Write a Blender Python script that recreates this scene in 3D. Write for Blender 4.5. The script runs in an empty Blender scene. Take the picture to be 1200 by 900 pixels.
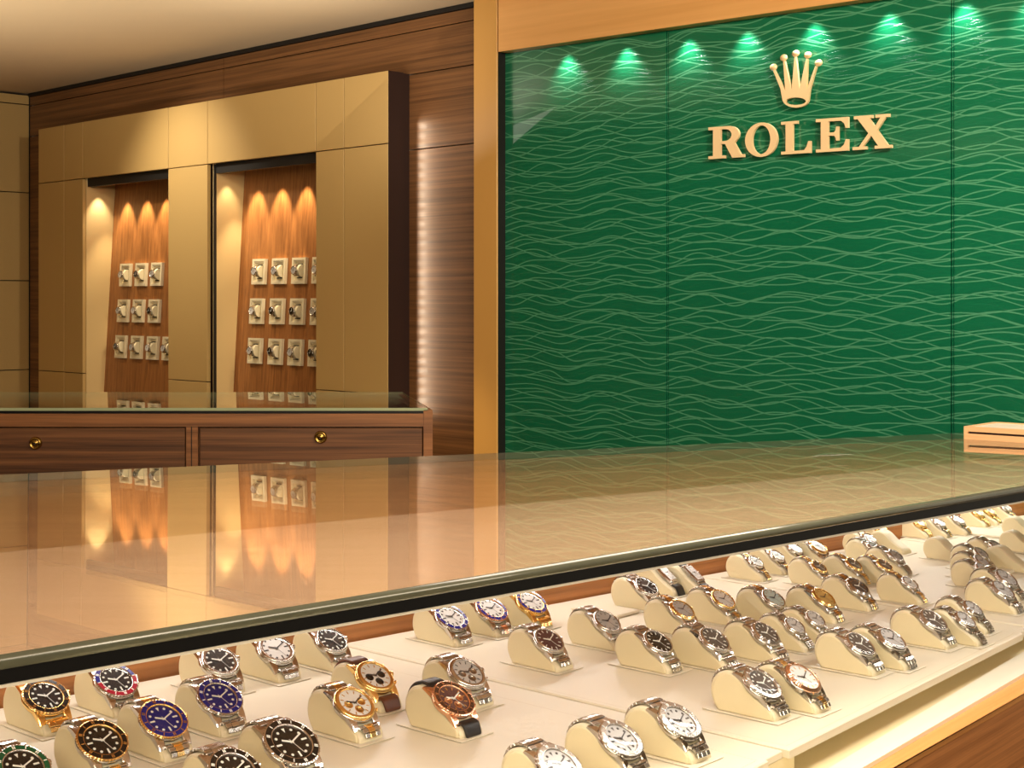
import bpy, bmesh, math, random
from mathutils import Vector, Matrix
from mathutils.geometry import tessellate_polygon
random.seed(7)
# ------------------------------------------------------------------ frame of reference
F = 1720.0; CX = 600.0; HY = 352.0      # focal length in pixels, principal column, horizon row (1200x900)
CZ = 1.30                               # camera height
scene = bpy.context.scene
col = scene.collection
cd = bpy.data.cameras.new('camera'); cam = bpy.data.objects.new('camera', cd); col.objects.link(cam)
cam.location = (0, 0, CZ); cam.rotation_euler = (math.radians(90), 0, 0)
cd.sensor_width = 36; cd.lens = 36*F/1200; cd.shift_x = 0; cd.shift_y = -(450-HY)/1200; cd.clip_start = .01
scene.camera = cam
scene.view_settings.view_transform = 'Standard'; scene.view_settings.look = 'None'
scene.view_settings.exposure = 0.0; scene.view_settings.gamma = 1.0; scene.view_settings.use_curve_mapping = False
scene.cycles.max_bounces = 10; scene.cycles.transparent_max_bounces = 24
scene.cycles.caustics_reflective = False; scene.cycles.caustics_refractive = False
scene.cycles.sample_clamp_indirect = 4.0
try:
    scene.cycles.use_denoising = True
except Exception: pass

def lin(c):
    return tuple(((v/255)/12.92 if v/255 <= .04045 else ((v/255+.055)/1.055)**2.4) for v in c)
w = bpy.data.worlds.new('world'); scene.world = w; w.use_nodes = True
bg = w.node_tree.nodes['Background']; bg.inputs[0].default_value = (1.0, .84, .62, 1); bg.inputs[1].default_value = .30

def Pn(x, y, h):                        # point of the level plane h below the camera seen at pixel x, y
    Z = F*h/(y-HY); return Vector(((x-CX)/F*Z, Z, CZ-h))
def Rd(x, y, d):                        # point at depth d
    return Vector(((x-CX)/F*d, d, CZ+(HY-y)/F*d))
class Frame:                            # vertical plane: local x along it (to the right), y behind it, z world height
    def __init__(s, x0, d0, vpx):
        k = Vector(((vpx-CX)/F, 1)).normalized()
        s.o = Vector(((x0-CX)/F*d0, d0)); s.ax = -k; s.ay = Vector((k.y, -k.x)) if (k.y*0+1) else None
        s.ay = Vector((-s.ax.y, s.ax.x)); s.ang = math.atan2(s.ax.y, s.ax.x)
    def u(s, x, off=0):                 # local x of pixel column x on the plane y = off
        q = (x-CX)/F; o = s.o+s.ay*off
        # (o.x + u ax.x) = q (o.y + u ax.y)
        return (q*o.y-o.x)/(s.ax.x-q*s.ax.y)
    def depth(s, x, off=0):
        return (s.o+s.ay*off+s.ax*s.u(x, off)).y
    def z(s, x, y, off=0):
        return CZ+(HY-y)/F*s.depth(x, off)
    def mat(s):
        return Matrix.Translation((s.o.x, s.o.y, 0)) @ Matrix.Rotation(s.ang, 4, 'Z')
    def w(s, u, v, z):
        p = s.o+s.ax*u+s.ay*v; return Vector((p.x, p.y, z))

CAB = Frame(455, 3.675, -1140)          # face of the wall cabinet
GRN = Frame(587, 3.45, -1440)           # green glass wall
TWALL = .0735
CEIL = CAB.z(300, 55, TWALL)
HT = .38; HG = .188; TILT = .0126; HL = .405; H2 = .196

# ------------------------------------------------------------------ lights
def area(name, loc, target, sx, sy, power, color=(1, .86, .66), spread=None):
    l = bpy.data.lights.new(name, 'AREA'); l.shape = 'RECTANGLE'; l.size = sx; l.size_y = sy; l.energy = power; l.color = color
    if spread: l.spread = math.radians(spread)
    o = bpy.data.objects.new(name, l); col.objects.link(o); o.location = loc
    o.rotation_euler = (Vector(target)-Vector(loc)).to_track_quat('-Z', 'Y').to_euler(); return o
def spot(name, loc, target, power, angle, blend=.5, color=(1, .84, .6), r=.01):
    l = bpy.data.lights.new(name, 'SPOT'); l.energy = power; l.spot_size = math.radians(angle); l.spot_blend = blend
    l.color = color; l.shadow_soft_size = r
    o = bpy.data.objects.new(name, l); col.objects.link(o); o.location = loc
    o.rotation_euler = (Vector(target)-Vector(loc)).to_track_quat('-Z', 'Y').to_euler(); return o
WARM = (1, .84, .62)
area('room_fill', (.5, -1.0, CEIL-.02), (.35, 1.6, .9), 2.2, 1.0, 68, WARM)  # unseen area lights, added as fill for trays, counter top and cabinet
area('room_fill', (.40, 1.35, CEIL-.02), (.3, 1.45, 0), 1.3, .7, 33, (1, .86, .72))
area('room_fill', (-.9, -.9, CEIL-.02), (-1.1, 3.8, 1.4), 1.2, .8, 20, WARM)
# pool of light on the cabinet front
spot('cabinet_downlight', CAB.w(CAB.u(215), -.50, CEIL-.03), CAB.w(CAB.u(215), 0, CAB.z(222, 240)), 22, 74, 1.0, (1, .88, .68), .03)
# unseen uplights added in mid-air to brighten the ceiling
area('ceiling_fill', CAB.w(CAB.u(480), -.35, CEIL-.30), CAB.w(CAB.u(430), -.15, CEIL), .5, .2, 1.3, (1, .9, .76))
spot('ceiling_fill', (-1.7, 2.75, .85), (-1.55, 3.15, CEIL), 125, 104, 1.0, (1, .86, .66), 0.0)
spot('ceiling_fill', (-3.2, .6, 1.0), (-3.0, .9, CEIL), 60, 130, 1.0, (1, .86, .66), 0.0)
spot('header_fill', (.95, 1.35, CEIL-.04), GRN.w(GRN.u(840), 0, CEIL-.13), 75, 84, 1.0, (1, .86, .62), .02)  # unseen spots added to lift the header
spot('header_fill', (.1, 1.75, CEIL-.04), GRN.w(GRN.u(650), 0, CEIL-.10), 20, 70, 1.0, (1, .86, .62), .08)
# strip light hidden behind the right edge of the cabinet
for k in range(30):
    spot('backlight', CAB.w(CAB.u(455)+.004, .036, 1.02+.025*k), CAB.w(CAB.u(455)+.085, TWALL, 1.02+.025*k-.005), .14, 85, 1.0, (1, .83, .6), 0.0)
spot('counter_backlight', Rd(500, 545, 3.1), Rd(515, 505, 3.72), 2.5, 70, 1.0, (1, .76, .42), 0.0)
# light strip of the show case, under the edge of the top
def topz(Y): return CZ-HG-TILT*(Y-1.02)
def Pt(x, y):                           # point of the glass top seen at pixel x, y
    # z = CZ-(HY... ) : (y-HY)/F*Y = HG+TILT*(Y-1.02)
    Y = (HG-TILT*1.02)/((y-HY)/F-TILT); return Vector(((x-CX)/F*Y, Y, topz(Y)))
E0 = Pt(-120, 787); E1 = Pt(1420, 532.8)
def led(a, b, power, off=.028, side=.55):
    m = (a+b)/2; L = (b-a).length; dirn = (b-a).normalized(); nrm = Vector((-dirn.y, dirn.x, 0)).normalized()
    l = bpy.data.lights.new('case_light', 'AREA'); l.shape = 'RECTANGLE'; l.size = L; l.size_y = .014; l.energy = power; l.color = (1, .96, .90)
    o = bpy.data.objects.new('case_light', l); col.objects.link(o)
    o.location = m+nrm*off+Vector((0, 0, -.022))
    zax = -(nrm*side+Vector((0, 0, -1))).normalized(); xax = dirn; yax = zax.cross(xax).normalized(); xax = yax.cross(zax)
    M = Matrix((xax, yax, zax)).transposed().to_4x4(); M.translation = o.location; o.matrix_world = M
led(E0, E1, 1.4)
# spots grazing the green wall
GS = [655, 724, 797, 866, 945, 1033, 1122, 1205, 1290]
for x in GS:
    y = 60.7-(x-584)*.1386
    u = GRN.u(x, -.035); z = GRN.z(x, y, -.035)
    spot('green_wall_spot', GRN.w(u, -.024, z-.003), GRN.w(u, .0, z-.34), 3.2, 88, 1.0, (.95, 1, .85), .006)

# ------------------------------------------------------------------ materials
def newmat(name):
    m = bpy.data.materials.new(name); m.use_nodes = True; nt = m.node_tree; return m, nt, nt.nodes['Principled BSDF']
def flat(name, rgb, rough=.5, metal=0, coat=0, spec=None, noise=0, nscale=60, bump=0):
    m, nt, b = newmat(name); c = lin(rgb)
    b.inputs['Base Color'].default_value = (*c, 1); b.inputs['Roughness'].default_value = rough; b.inputs['Metallic'].default_value = metal
    b.inputs['Coat Weight'].default_value = coat; b.inputs['Coat Roughness'].default_value = .05
    if spec is not None: b.inputs['Specular IOR Level'].default_value = spec
    tc = nt.nodes.new('ShaderNodeTexCoord'); n = nt.nodes.new('ShaderNodeTexNoise'); n.inputs['Scale'].default_value = nscale; n.inputs['Detail'].default_value = 3
    nt.links.new(tc.outputs['Object'], n.inputs['Vector'])
    if noise:
        mx = nt.nodes.new('ShaderNodeMix'); mx.data_type = 'RGBA'
        mx.inputs[6].default_value = (*[v*(1-noise) for v in c], 1); mx.inputs[7].default_value = (*[min(1, v*(1+noise)) for v in c], 1)
        nt.links.new(n.outputs['Fac'], mx.inputs[0]); nt.links.new(mx.outputs[2], b.inputs['Base Color'])
    if bump:
        bp = nt.nodes.new('ShaderNodeBump'); bp.inputs['Strength'].default_value = bump; bp.inputs['Distance'].default_value = .0005
        nt.links.new(n.outputs['Fac'], bp.inputs['Height']); nt.links.new(bp.outputs[0], b.inputs['Normal'])
    return m
def wood(name, dark, light, grain='x', scale=1.0, rough=.35, coat=0, rot=0.0, streak=60):
    m, nt, b = newmat(name); L = nt.links.new
    tc = nt.nodes.new('ShaderNodeTexCoord'); mp = nt.nodes.new('ShaderNodeMapping')
    s = {'x': (1.2, streak, streak), 'z': (streak, streak, 1.2), 'y': (streak, 1.2, streak)}[grain]
    mp.inputs['Scale'].default_value = tuple(v*scale for v in s)
    if rot:
        mr = nt.nodes.new('ShaderNodeMapping'); mr.inputs['Rotation'].default_value = (0, 0, rot)
        L(tc.outputs['Object'], mr.inputs['Vector']); L(mr.outputs[0], mp.inputs['Vector'])
    else: L(tc.outputs['Object'], mp.inputs['Vector'])
    n1 = nt.nodes.new('ShaderNodeTexNoise'); n1.inputs['Scale'].default_value = 1; n1.inputs['Detail'].default_value = 6; n1.inputs['Roughness'].default_value = .62; n1.inputs['Distortion'].default_value = .35
    L(mp.outputs[0], n1.inputs['Vector'])
    mp2 = nt.nodes.new('ShaderNodeMapping'); mp2.inputs['Scale'].default_value = (5, 5, 5) ; L(mp.outputs[0], mp2.inputs['Vector'])
    n2 = nt.nodes.new('ShaderNodeTexNoise'); n2.inputs['Scale'].default_value = 1; n2.inputs['Detail'].default_value = 3; L(mp2.outputs[0], n2.inputs['Vector'])
    add = nt.nodes.new('ShaderNodeMath'); add.operation = 'MULTIPLY_ADD'; add.inputs[1].default_value = .35
    L(n2.outputs['Fac'], add.inputs[0]); L(n1.outputs['Fac'], add.inputs[2])
    r = nt.nodes.new('ShaderNodeValToRGB'); r.color_ramp.elements[0].position = .47; r.color_ramp.elements[1].position = .87
    r.color_ramp.elements[0].color = (*lin(dark), 1); r.color_ramp.elements[1].color = (*lin(light), 1)
    L(add.outputs[0], r.inputs[0]); L(r.outputs[0], b.inputs['Base Color'])
    b.inputs['Roughness'].default_value = rough; b.inputs['Coat Weight'].default_value = coat; b.inputs['Coat Roughness'].default_value = .08
    return m
def glassmat(name, tint, edge=1.0, gloss_rough=0.0):
    # thin clear glass: what lies behind shows through, Fresnel reflection on top
    m = bpy.data.materials.new(name); m.use_nodes = True; nt = m.node_tree; nt.nodes.clear(); L = nt.links.new
    out = nt.nodes.new('ShaderNodeOutputMaterial'); mix = nt.nodes.new('ShaderNodeMixShader')
    tr = nt.nodes.new('ShaderNodeBsdfTransparent'); tr.inputs[0].default_value = (*tint, 1)
    gl = nt.nodes.new('ShaderNodeBsdfGlossy'); gl.inputs['Roughness'].default_value = gloss_rough; gl.inputs['Color'].default_value = (1, 1, 1, 1)
    geo = nt.nodes.new('ShaderNodeNewGeometry'); mr = nt.nodes.new('ShaderNodeMapRange')
    mr.inputs['To Min'].default_value = 1.5; mr.inputs['To Max'].default_value = 1/1.5
    fr = nt.nodes.new('ShaderNodeFresnel'); L(geo.outputs['Backfacing'], mr.inputs['Value']); L(mr.outputs[0], fr.inputs['IOR'])
    mu = nt.nodes.new('ShaderNodeMath'); mu.operation = 'MULTIPLY'; mu.inputs[1].default_value = edge; L(fr.outputs[0], mu.inputs[0])
    L(mu.outputs[0], mix.inputs[0]); L(tr.outputs[0], mix.inputs[1]); L(gl.outputs[0], mix.inputs[2]); L(mix.outputs[0], out.inputs[0])
    return m

M = {}
M['beige'] = flat('beige_panel', (190, 158, 100), .55, noise=.05, nscale=400, bump=.1)
M['niche'] = flat('niche_lining', (214, 186, 132), .5)
M['dark'] = flat('black_gap', (14, 11, 9), .6)
M['darkbrown'] = flat('dark_brown', (40, 20, 16), .5)
M['ceiling'] = flat('ceiling_paint', (214, 192, 158), .8)
M['floor'] = flat('floor_carpet', (120, 96, 70), .9)
M['wall_wood'] = wood('walnut_wall', (84, 54, 31), (140, 96, 58), 'x', 1.0, .42, streak=95)
M['board_wood'] = wood('niche_board_wood', (124, 76, 38), (172, 114, 62), 'z', 1.0, .4, streak=120)
M['counter_wood'] = wood('walnut_counter', (100, 62, 36), (164, 110, 66), 'x', 1.3, .35, streak=55)
M['drawer_wood'] = wood('walnut_drawer', (66, 40, 24), (132, 88, 54), 'x', 1.3, .35, streak=70)
M['front_wood'] = wood('front_walnut', (150, 96, 52), (206, 140, 84), 'x', 1.6, .3, streak=90)
M['lit_lip_wood'] = wood('lit_lip_wood', (206, 140, 74), (232, 172, 104), 'x', 1.0, .3)  # paler than the front wood: light on the bevel put into its colour
M['back_wood'] = wood('inner_wood', (140, 88, 44), (196, 130, 72), 'x', 1.0, .4)
M['gold_panel'] = flat('gold_lacquer', (206, 156, 84), .35, noise=.04, nscale=3)
M['header'] = wood('header_veneer', (216, 158, 92), (234, 178, 112), 'x', .5, .4, streak=40)
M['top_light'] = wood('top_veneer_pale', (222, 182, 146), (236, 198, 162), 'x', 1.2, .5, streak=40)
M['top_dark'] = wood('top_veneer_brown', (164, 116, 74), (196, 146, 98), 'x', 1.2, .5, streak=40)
M['glass_top'] = glassmat('top_glass', (.99, .985, .97), 1.0)
M['pane'] = glassmat('clear_pane', (.995, .997, .99), .06)
M['crystal'] = glassmat('watch_crystal', (.98, .98, .98), .55)
M['glass_edge'] = flat('ground_glass_edge', (92, 94, 78), .22, noise=.2, nscale=25, coat=.8)
M['glass_edge_pale'] = flat('pale_glass_edge', (168, 178, 140), .25)
M['black'] = flat('black_trim', (8, 8, 8), .3)
M['steel_line'] = flat('bright_steel', (225, 220, 212), .25, 1)
M['leather'] = flat('cream_leather', (226, 214, 182), .42, noise=.02, nscale=900, bump=.15)
M['leather_side'] = flat('cream_leather_side', (226, 212, 174), .45, noise=.02, nscale=900, bump=.15)
M['tray'] = flat('tray_leather', (228, 219, 198), .42, noise=.02, nscale=700, bump=.12)
M['stitch'] = flat('stitching', (186, 166, 120), .7)
M['cream_case'] = flat('cream_case_board', (226, 212, 172), .5)
M['white_channel'] = flat('white_channel', (228, 222, 206), .4)
M['steel'] = flat('steel', (205, 201, 196), .14, 1)
M['steel_b'] = flat('brushed_steel', (186, 180, 172), .26, 1)
M['gold'] = flat('yellow_gold', (244, 208, 138), .18, 1)
M['rose'] = flat('rose_gold', (240, 192, 160), .18, 1)
M['brass'] = flat('brass', (178, 142, 72), .22, 1)
M['sign_gold'] = flat('sign_gold', (252, 218, 168), .42, .2)
for n, c in dict(black=(16, 15, 16), blue=(24, 32, 120), green=(20, 84, 52), red=(170, 30, 52), navy=(36, 36, 128), white=(236, 234, 230),
                 silver=(196, 194, 192), grey=(120, 116, 110), brown=(74, 46, 32), choc=(92, 62, 62), champagne=(202, 164, 96), mop=(190, 206, 202), slate=(84, 78, 74), rosedial=(214, 178, 160)).items():
    M['d_'+n] = flat('enamel_'+n, c, .25, coat=.3)
M['lume'] = flat('lume_white', (240, 242, 236), .4)
M['mark_dark'] = flat('dark_marker', (46, 40, 38), .3)
M['strap_brown'] = flat('brown_leather_strap', (96, 52, 30), .4, noise=.35, nscale=300, bump=.5)
M['strap_black'] = flat('black_leather_strap', (30, 26, 24), .4, noise=.35, nscale=300, bump=.5)

# green wave glass
def green_mat():
    m, nt, b = newmat('green_wave_glass'); L = nt.links.new; N = nt.nodes.new
    def math_(op, a, bb=None, c=None):
        n = N('ShaderNodeMath'); n.operation = op
        for i, v in enumerate((a, bb, c)):
            if v is None: continue
            if isinstance(v, (int, float)): n.inputs[i].default_value = v
            else: L(v, n.inputs[i])
        return n.outputs[0]
    tc = N('ShaderNodeTexCoord'); sp = N('ShaderNodeSeparateXYZ'); L(tc.outputs['Object'], sp.inputs[0]); X, Z = sp.outputs[0], sp.outputs[2]
    total = None; hgt = None
    for (p, a1, l1, a2, l2, ph, sc, thr) in ((.031, .0080, .230, .0050, .131, 0, .7, .91), (.037, .0110, .290, .0050, .163, 2.1, .9, .92), (.043, .0090, .205, .0060, .117, 4.4, 1.2, .93), (.034, .0120, .350, .0040, .149, 1.2, 1.5, .92)):
        nz = N('ShaderNodeTexNoise'); nz.inputs['Scale'].default_value = 1; nz.inputs['Detail'].default_value = 1
        mp = N('ShaderNodeMapping'); mp.inputs['Scale'].default_value = (1.1*sc, 1, 4*sc); mp.inputs['Location'].default_value = (ph*3, ph, 0)
        L(tc.outputs['Object'], mp.inputs[0]); L(mp.outputs[0], nz.inputs['Vector'])
        s1 = math_('SINE', math_('ADD', math_('MULTIPLY', X, 6.283/l1), math_('MULTIPLY_ADD', nz.outputs['Fac'], 5.0, ph)))
        s2 = math_('SINE', math_('MULTIPLY_ADD', X, 6.283/l2, math_('MULTIPLY_ADD', Z, 14.0*sc, ph*2)))
        v = math_('ADD', Z, math_('ADD', math_('MULTIPLY', s1, a1), math_('MULTIPLY', s2, a2*.5)))
        v = math_('ADD', v, math_('MULTIPLY', nz.outputs['Fac'], .02))
        fr = math_('FRACT', math_('DIVIDE', v, p))
        tri = math_('SUBTRACT', 1, math_('ABSOLUTE', math_('MULTIPLY_ADD', fr, 2, -1)))     # 1 at .5
        mr = N('ShaderNodeMapRange'); mr.interpolation_type = 'SMOOTHSTEP'; L(tri, mr.inputs['Value']); mr.inputs['From Min'].default_value = thr-.03; mr.inputs['From Max'].default_value = thr+.07
        line = mr.outputs[0]
        total = line if total is None else math_('MAXIMUM', total, line)
        saw = math_('MULTIPLY', fr, 1.0)
        hgt = saw if hgt is None else math_('ADD', hgt, saw)
    mx = N('ShaderNodeMix'); mx.data_type = 'RGBA'; mx.inputs[6].default_value = (.004, .140, .062, 1); mx.inputs[7].default_value = (.13, .42, .24, 1)
    L(math_('MULTIPLY', total, .62), mx.inputs[0]); L(mx.outputs[2], b.inputs['Base Color'])
    bp = N('ShaderNodeBump'); bp.inputs['Strength'].default_value = .35; bp.inputs['Distance'].default_value = .0035; L(hgt, bp.inputs['Height']); L(bp.outputs[0], b.inputs['Normal'])
    b.inputs['Roughness'].default_value = .30; b.inputs['Coat Weight'].default_value = .5; b.inputs['Coat Roughness'].default_value = .03
    return m
M['green'] = green_mat()
M['green_edge'] = flat('green_edge', (8, 44, 28), .6, spec=.2)

# ------------------------------------------------------------------ mesh helpers
class MB:
    def __init__(s): s.v = []; s.f = []; s.m = []; s.sm = []
    def add(s, vs, fs, mi=0, smooth=False, T=None):
        n = len(s.v)
        s.v += [tuple(T @ Vector(p)) if T is not None else tuple(p) for p in vs]
        s.f += [tuple(i+n for i in f) for f in fs]; s.m += [mi]*len(fs); s.sm += [smooth]*len(fs)
    def box(s, x0, x1, y0, y1, z0, z1, mi=0, T=None, ch=0):
        if ch <= 0:
            vs = [(x, y, z) for z in (z0, z1) for y in (y0, y1) for x in (x0, x1)]
            s.add(vs, [(0, 2, 3, 1), (4, 5, 7, 6), (0, 1, 5, 4), (2, 6, 7, 3), (0, 4, 6, 2), (1, 3, 7, 5)], mi, False, T)
        else:
            lv = [(z0, ch), (z0+ch, 0), (z1-ch, 0), (z1, ch)]; vs = []
            for z, c in lv:
                a, b_, e, f = x0+c, x1-c, y0+c, y1-c
                k = ch if c == 0 else ch*.3
                vs += [(a+k, e, z), (b_-k, e, z), (b_, e+k, z), (b_, f-k, z), (b_-k, f, z), (a+k, f, z), (a, f-k, z), (a, e+k, z)]
            fs = [tuple(range(7, -1, -1)), tuple(range(24, 32))]
            for r in range(3):
                for i in range(8): fs.append((r*8+i, r*8+(i+1) % 8, (r+1)*8+(i+1) % 8, (r+1)*8+i))
            s.add(vs, fs, mi, False, T)
    def prism(s, pts, z0, z1, mi=0, T=None, side=None, bev=0):
        n = len(pts)
        if bev:
            c = Vector((sum(p[0] for p in pts)/n, sum(p[1] for p in pts)/n))
            ins = inset2(pts, bev)
            vs = [(p[0], p[1], z0) for p in pts]+[(p[0], p[1], z1-bev) for p in pts]+[(p[0], p[1], z1) for p in ins]
            fs = [tuple(range(n-1, -1, -1))]+[tuple(range(2*n, 3*n))]
            s.add(vs, fs, mi, False, T)
            b = len(s.v)-3*n
            for r in (0, 1):
                for i in range(n):
                    s.f.append((b+r*n+i, b+r*n+(i+1) % n, b+(r+1)*n+(i+1) % n, b+(r+1)*n+i)); s.m.append(mi if side is None or r else side); s.sm.append(False)
            return
        vs = [(p[0], p[1], z0) for p in pts]+[(p[0], p[1], z1) for p in pts]
        s.add(vs, [tuple(range(n-1, -1, -1)), tuple(range(n, 2*n))], mi, False, T)
        b = len(s.v)-2*n
        for i in range(n): s.f.append((b+i, b+(i+1) % n, b+n+(i+1) % n, b+n+i)); s.m.append(mi if side is None else side); s.sm.append(False)
    def lathe(s, prof, seg=48, mi=0, smooth=True, T=None, knurl=None, closed=False, arc=None):
        vs = []; np_ = len(prof)
        for i in range(seg):
            a = 2*math.pi*i/seg
            for j, (r, z) in enumerate(prof):
                rr = r
                if knurl and j in knurl[0]: rr = r+(knurl[1] if i % 2 else -knurl[1])
                vs.append((rr*math.cos(a), rr*math.sin(a), z))
        fs = []
        for i in range(seg):
            k = (i+1) % seg
            for j in range(np_-1): fs.append((i*np_+j, k*np_+j, k*np_+j+1, i*np_+j+1))
            if closed: fs.append((i*np_+np_-1, k*np_+np_-1, k*np_, i*np_))
        s.add(vs, fs, mi, smooth, T)
    def build(s, name, mats, parent=None, T=None):
        me = bpy.data.meshes.new(name); me.from_pydata(s.v, [], s.f)
        if not isinstance(mats, (list, tuple)): mats = [mats]
        for m in mats: me.materials.append(m)
        me.polygons.foreach_set('material_index', s.m); me.polygons.foreach_set('use_smooth', s.sm); me.update()
        bm = bmesh.new(); bm.from_mesh(me); bmesh.ops.recalc_face_normals(bm, faces=bm.faces); bm.to_mesh(me); bm.free()
        o = bpy.data.objects.new(name, me); col.objects.link(o)
        if T is not None: o.matrix_world = T
        if parent is not None: o.parent = parent
        return o
def inset2(pts, d):
    n = len(pts); A = sum(pts[i][0]*pts[(i+1) % n][1]-pts[(i+1) % n][0]*pts[i][1] for i in range(n)); sg = 1 if A > 0 else -1; out = []
    for i in range(n):
        p, a, b = Vector(pts[i][:2]), Vector(pts[i-1][:2]), Vector(pts[(i+1) % n][:2])
        e1 = (p-a).normalized(); e2 = (b-p).normalized(); n1 = Vector((-e1.y, e1.x))*sg; n2 = Vector((-e2.y, e2.x))*sg
        k = (n1+n2); L = k.length
        if L < 1e-6: out.append(tuple(p+n1*d)); continue
        k = k/L; out.append(tuple(p+k*d/max(.4, k.dot(n1))))
    return out
def tag(o, label=None, cat=None, group=None, kind=None):
    if label: o['label'] = label
    if cat: o['category'] = cat
    if group: o['group'] = group
    if kind: o['kind'] = kind
    return o
def empty(name, T=None):
    o = bpy.data.objects.new(name, None); col.objects.link(o); o.empty_display_size = .02
    if T is not None: o.matrix_world = T
    return o

# ------------------------------------------------------------------ structure: walls, ceiling, floor
b = MB(); b.box(-8, 4, -4, 8, -.03, 0); tag(b.build('floor', M['floor']), kind='structure')
b = MB(); b.box(-8, 4, -4, 8, CEIL, CEIL+.04); tag(b.build('ceiling', M['ceiling']), kind='structure')
TC = CAB.mat()
uC = CAB.u                                # columns on the cabinet face
zr = lambda y: CAB.z(455, y)              # height from a row read at column 455
Z_TOP, Z_R2, Z_BOT = zr(82), zr(168), zr(462.5)
uW = lambda x: CAB.u(x, TWALL)
# wood wall behind the cabinet: panels with fine joints on a dark backing, left open behind the niches
b = MB()
UL, UR = uW(35), uW(640)
zj1 = CAB.z(300, 73, TWALL); zj2 = CAB.z(481, 176, TWALL); g = .0015
u_c0, u_c1 = uC(45), uC(455)
def wallpiece(u0, u1, z0, z1): b.box(u0+g, u1-g, TWALL, TWALL+.02, z0+g, z1-g, 0)
us = [UL, uW(262), uW(700)]
for i in range(2):
    wallpiece(us[i], us[i+1], zj1, CEIL-.012)
    wallpiece(us[i], us[i+1], Z_TOP-.004, zj1)
wallpiece(UL, u_c0+.01, 0, Z_TOP-.004)
wallpiece(u_c1-.01, UR+.1, zj2, Z_TOP-.004); wallpiece(u_c1-.01, UR+.1, 0, zj2)
b.box(UL, UR+.1, TWALL+.021, TWALL+.03, Z_TOP, CEIL, 1); b.box(u_c1-.01, UR+.1, TWALL+.021, TWALL+.03, 0, Z_TOP, 1); b.box(UL, u_c0+.01, TWALL+.021, TWALL+.03, 0, Z_TOP, 1)
tag(b.build('wall_back', [M['wall_wood'], M['dark']], T=TC), kind='structure')
b = MB(); b.box(UL, UR+.1, TWALL-.006, TWALL+.02, CEIL-.012, CEIL-.0005); tag(b.build('trim_1', M['dark'], T=TC), kind='structure')
# left wall: beige panels with shadow joints
b = MB()
zs = [0, .55, CAB.z(35, 433, TWALL), CAB.z(35, 329, TWALL), CAB.z(35, 226, TWALL), CAB.z(35, 123, TWALL), CEIL-.006]
for i in range(6): b.box(UL-.02, UL-.004, -2.2, TWALL-.002, zs[i]+.0018, zs[i+1]-.0018, 0)
b.box(UL-.02, UL-.004, -7.4, -2.203, 0, CEIL-.002, 2)
b.box(UL-.04, UL-.022, -7.4, TWALL+.02, 0, CEIL-.002, 1); b.box(UL-.02, UL-.003, TWALL-.0015, TWALL+.01, 0, CEIL-.002, 1)
tag(b.build('wall_left', [M['beige'], M['dark'], M['wall_wood']], T=TC), kind='structure')
b = MB(); b.box(-8, 4, -4, -3.96, 0, CEIL); tag(b.build('wall_front', M['wall_wood']), kind='structure')
b = MB(); b.box(-8, -7.96, -4, 8, 0, CEIL); tag(b.build('wall_side', M['wall_wood']), kind='structure')

# ------------------------------------------------------------------ wall cabinet with two niches
cab = empty('wall_display_cabinet', TC)
tag(cab, 'large beige panelled wall display unit with two lit wood-backed niches of watches', 'display cabinet')
def part(mb, name, mats, parent=cab): return mb.build(name, mats, parent)
PT = .012
def panel(x0, x1, z0, z1):
    b = MB(); e = .0012; b.box(uC(x0)+e, uC(x1)-e, 0, PT, z0+e, z1-e, 0, ch=.0008); part(b, 'panel', M['beige'])
cols_ = [45, 75, 97, 197, 243, 370, 403, 455]
for i in range(7): panel(cols_[i], cols_[i+1], Z_R2, Z_TOP)
ZL = .25
for a, c in ((45, 75), (75, 97), (197, 243), (370, 403), (403, 455)):
    panel(a, c, Z_BOT, Z_R2); panel(a, c, ZL, Z_BOT)
panel(97, 197, ZL, .92); panel(243, 370, ZL, .92)
b = MB()
for a, c in ((45, 97), (197, 243), (370, 455)): b.box(uC(a)+(.003 if a != 197 else .003), uC(c)-(.010 if c in (97, 243) else .003), PT+.0005, TWALL-.001, ZL, Z_TOP-.002, 0)
for a, c in ((97, 197), (243, 370)):
    b.box(uC(a), uC(c), PT+.0005, TWALL-.001, Z_R2+.004, Z_TOP-.002, 0); b.box(uC(a), uC(c), PT+.0005, TWALL-.001, ZL, .92, 0)
part(b, 'carcass', M['darkbrown'])
b = MB(); b.box(uC(455)-.002, uC(455)-.0001, .001, .05, ZL, Z_TOP-.001, 0); part(b, 'side_panel', M['darkbrown'])
NICHES = []
ND0 = .119
def board_y(z): return ND0-.062*(Z_R2-z)
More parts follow.
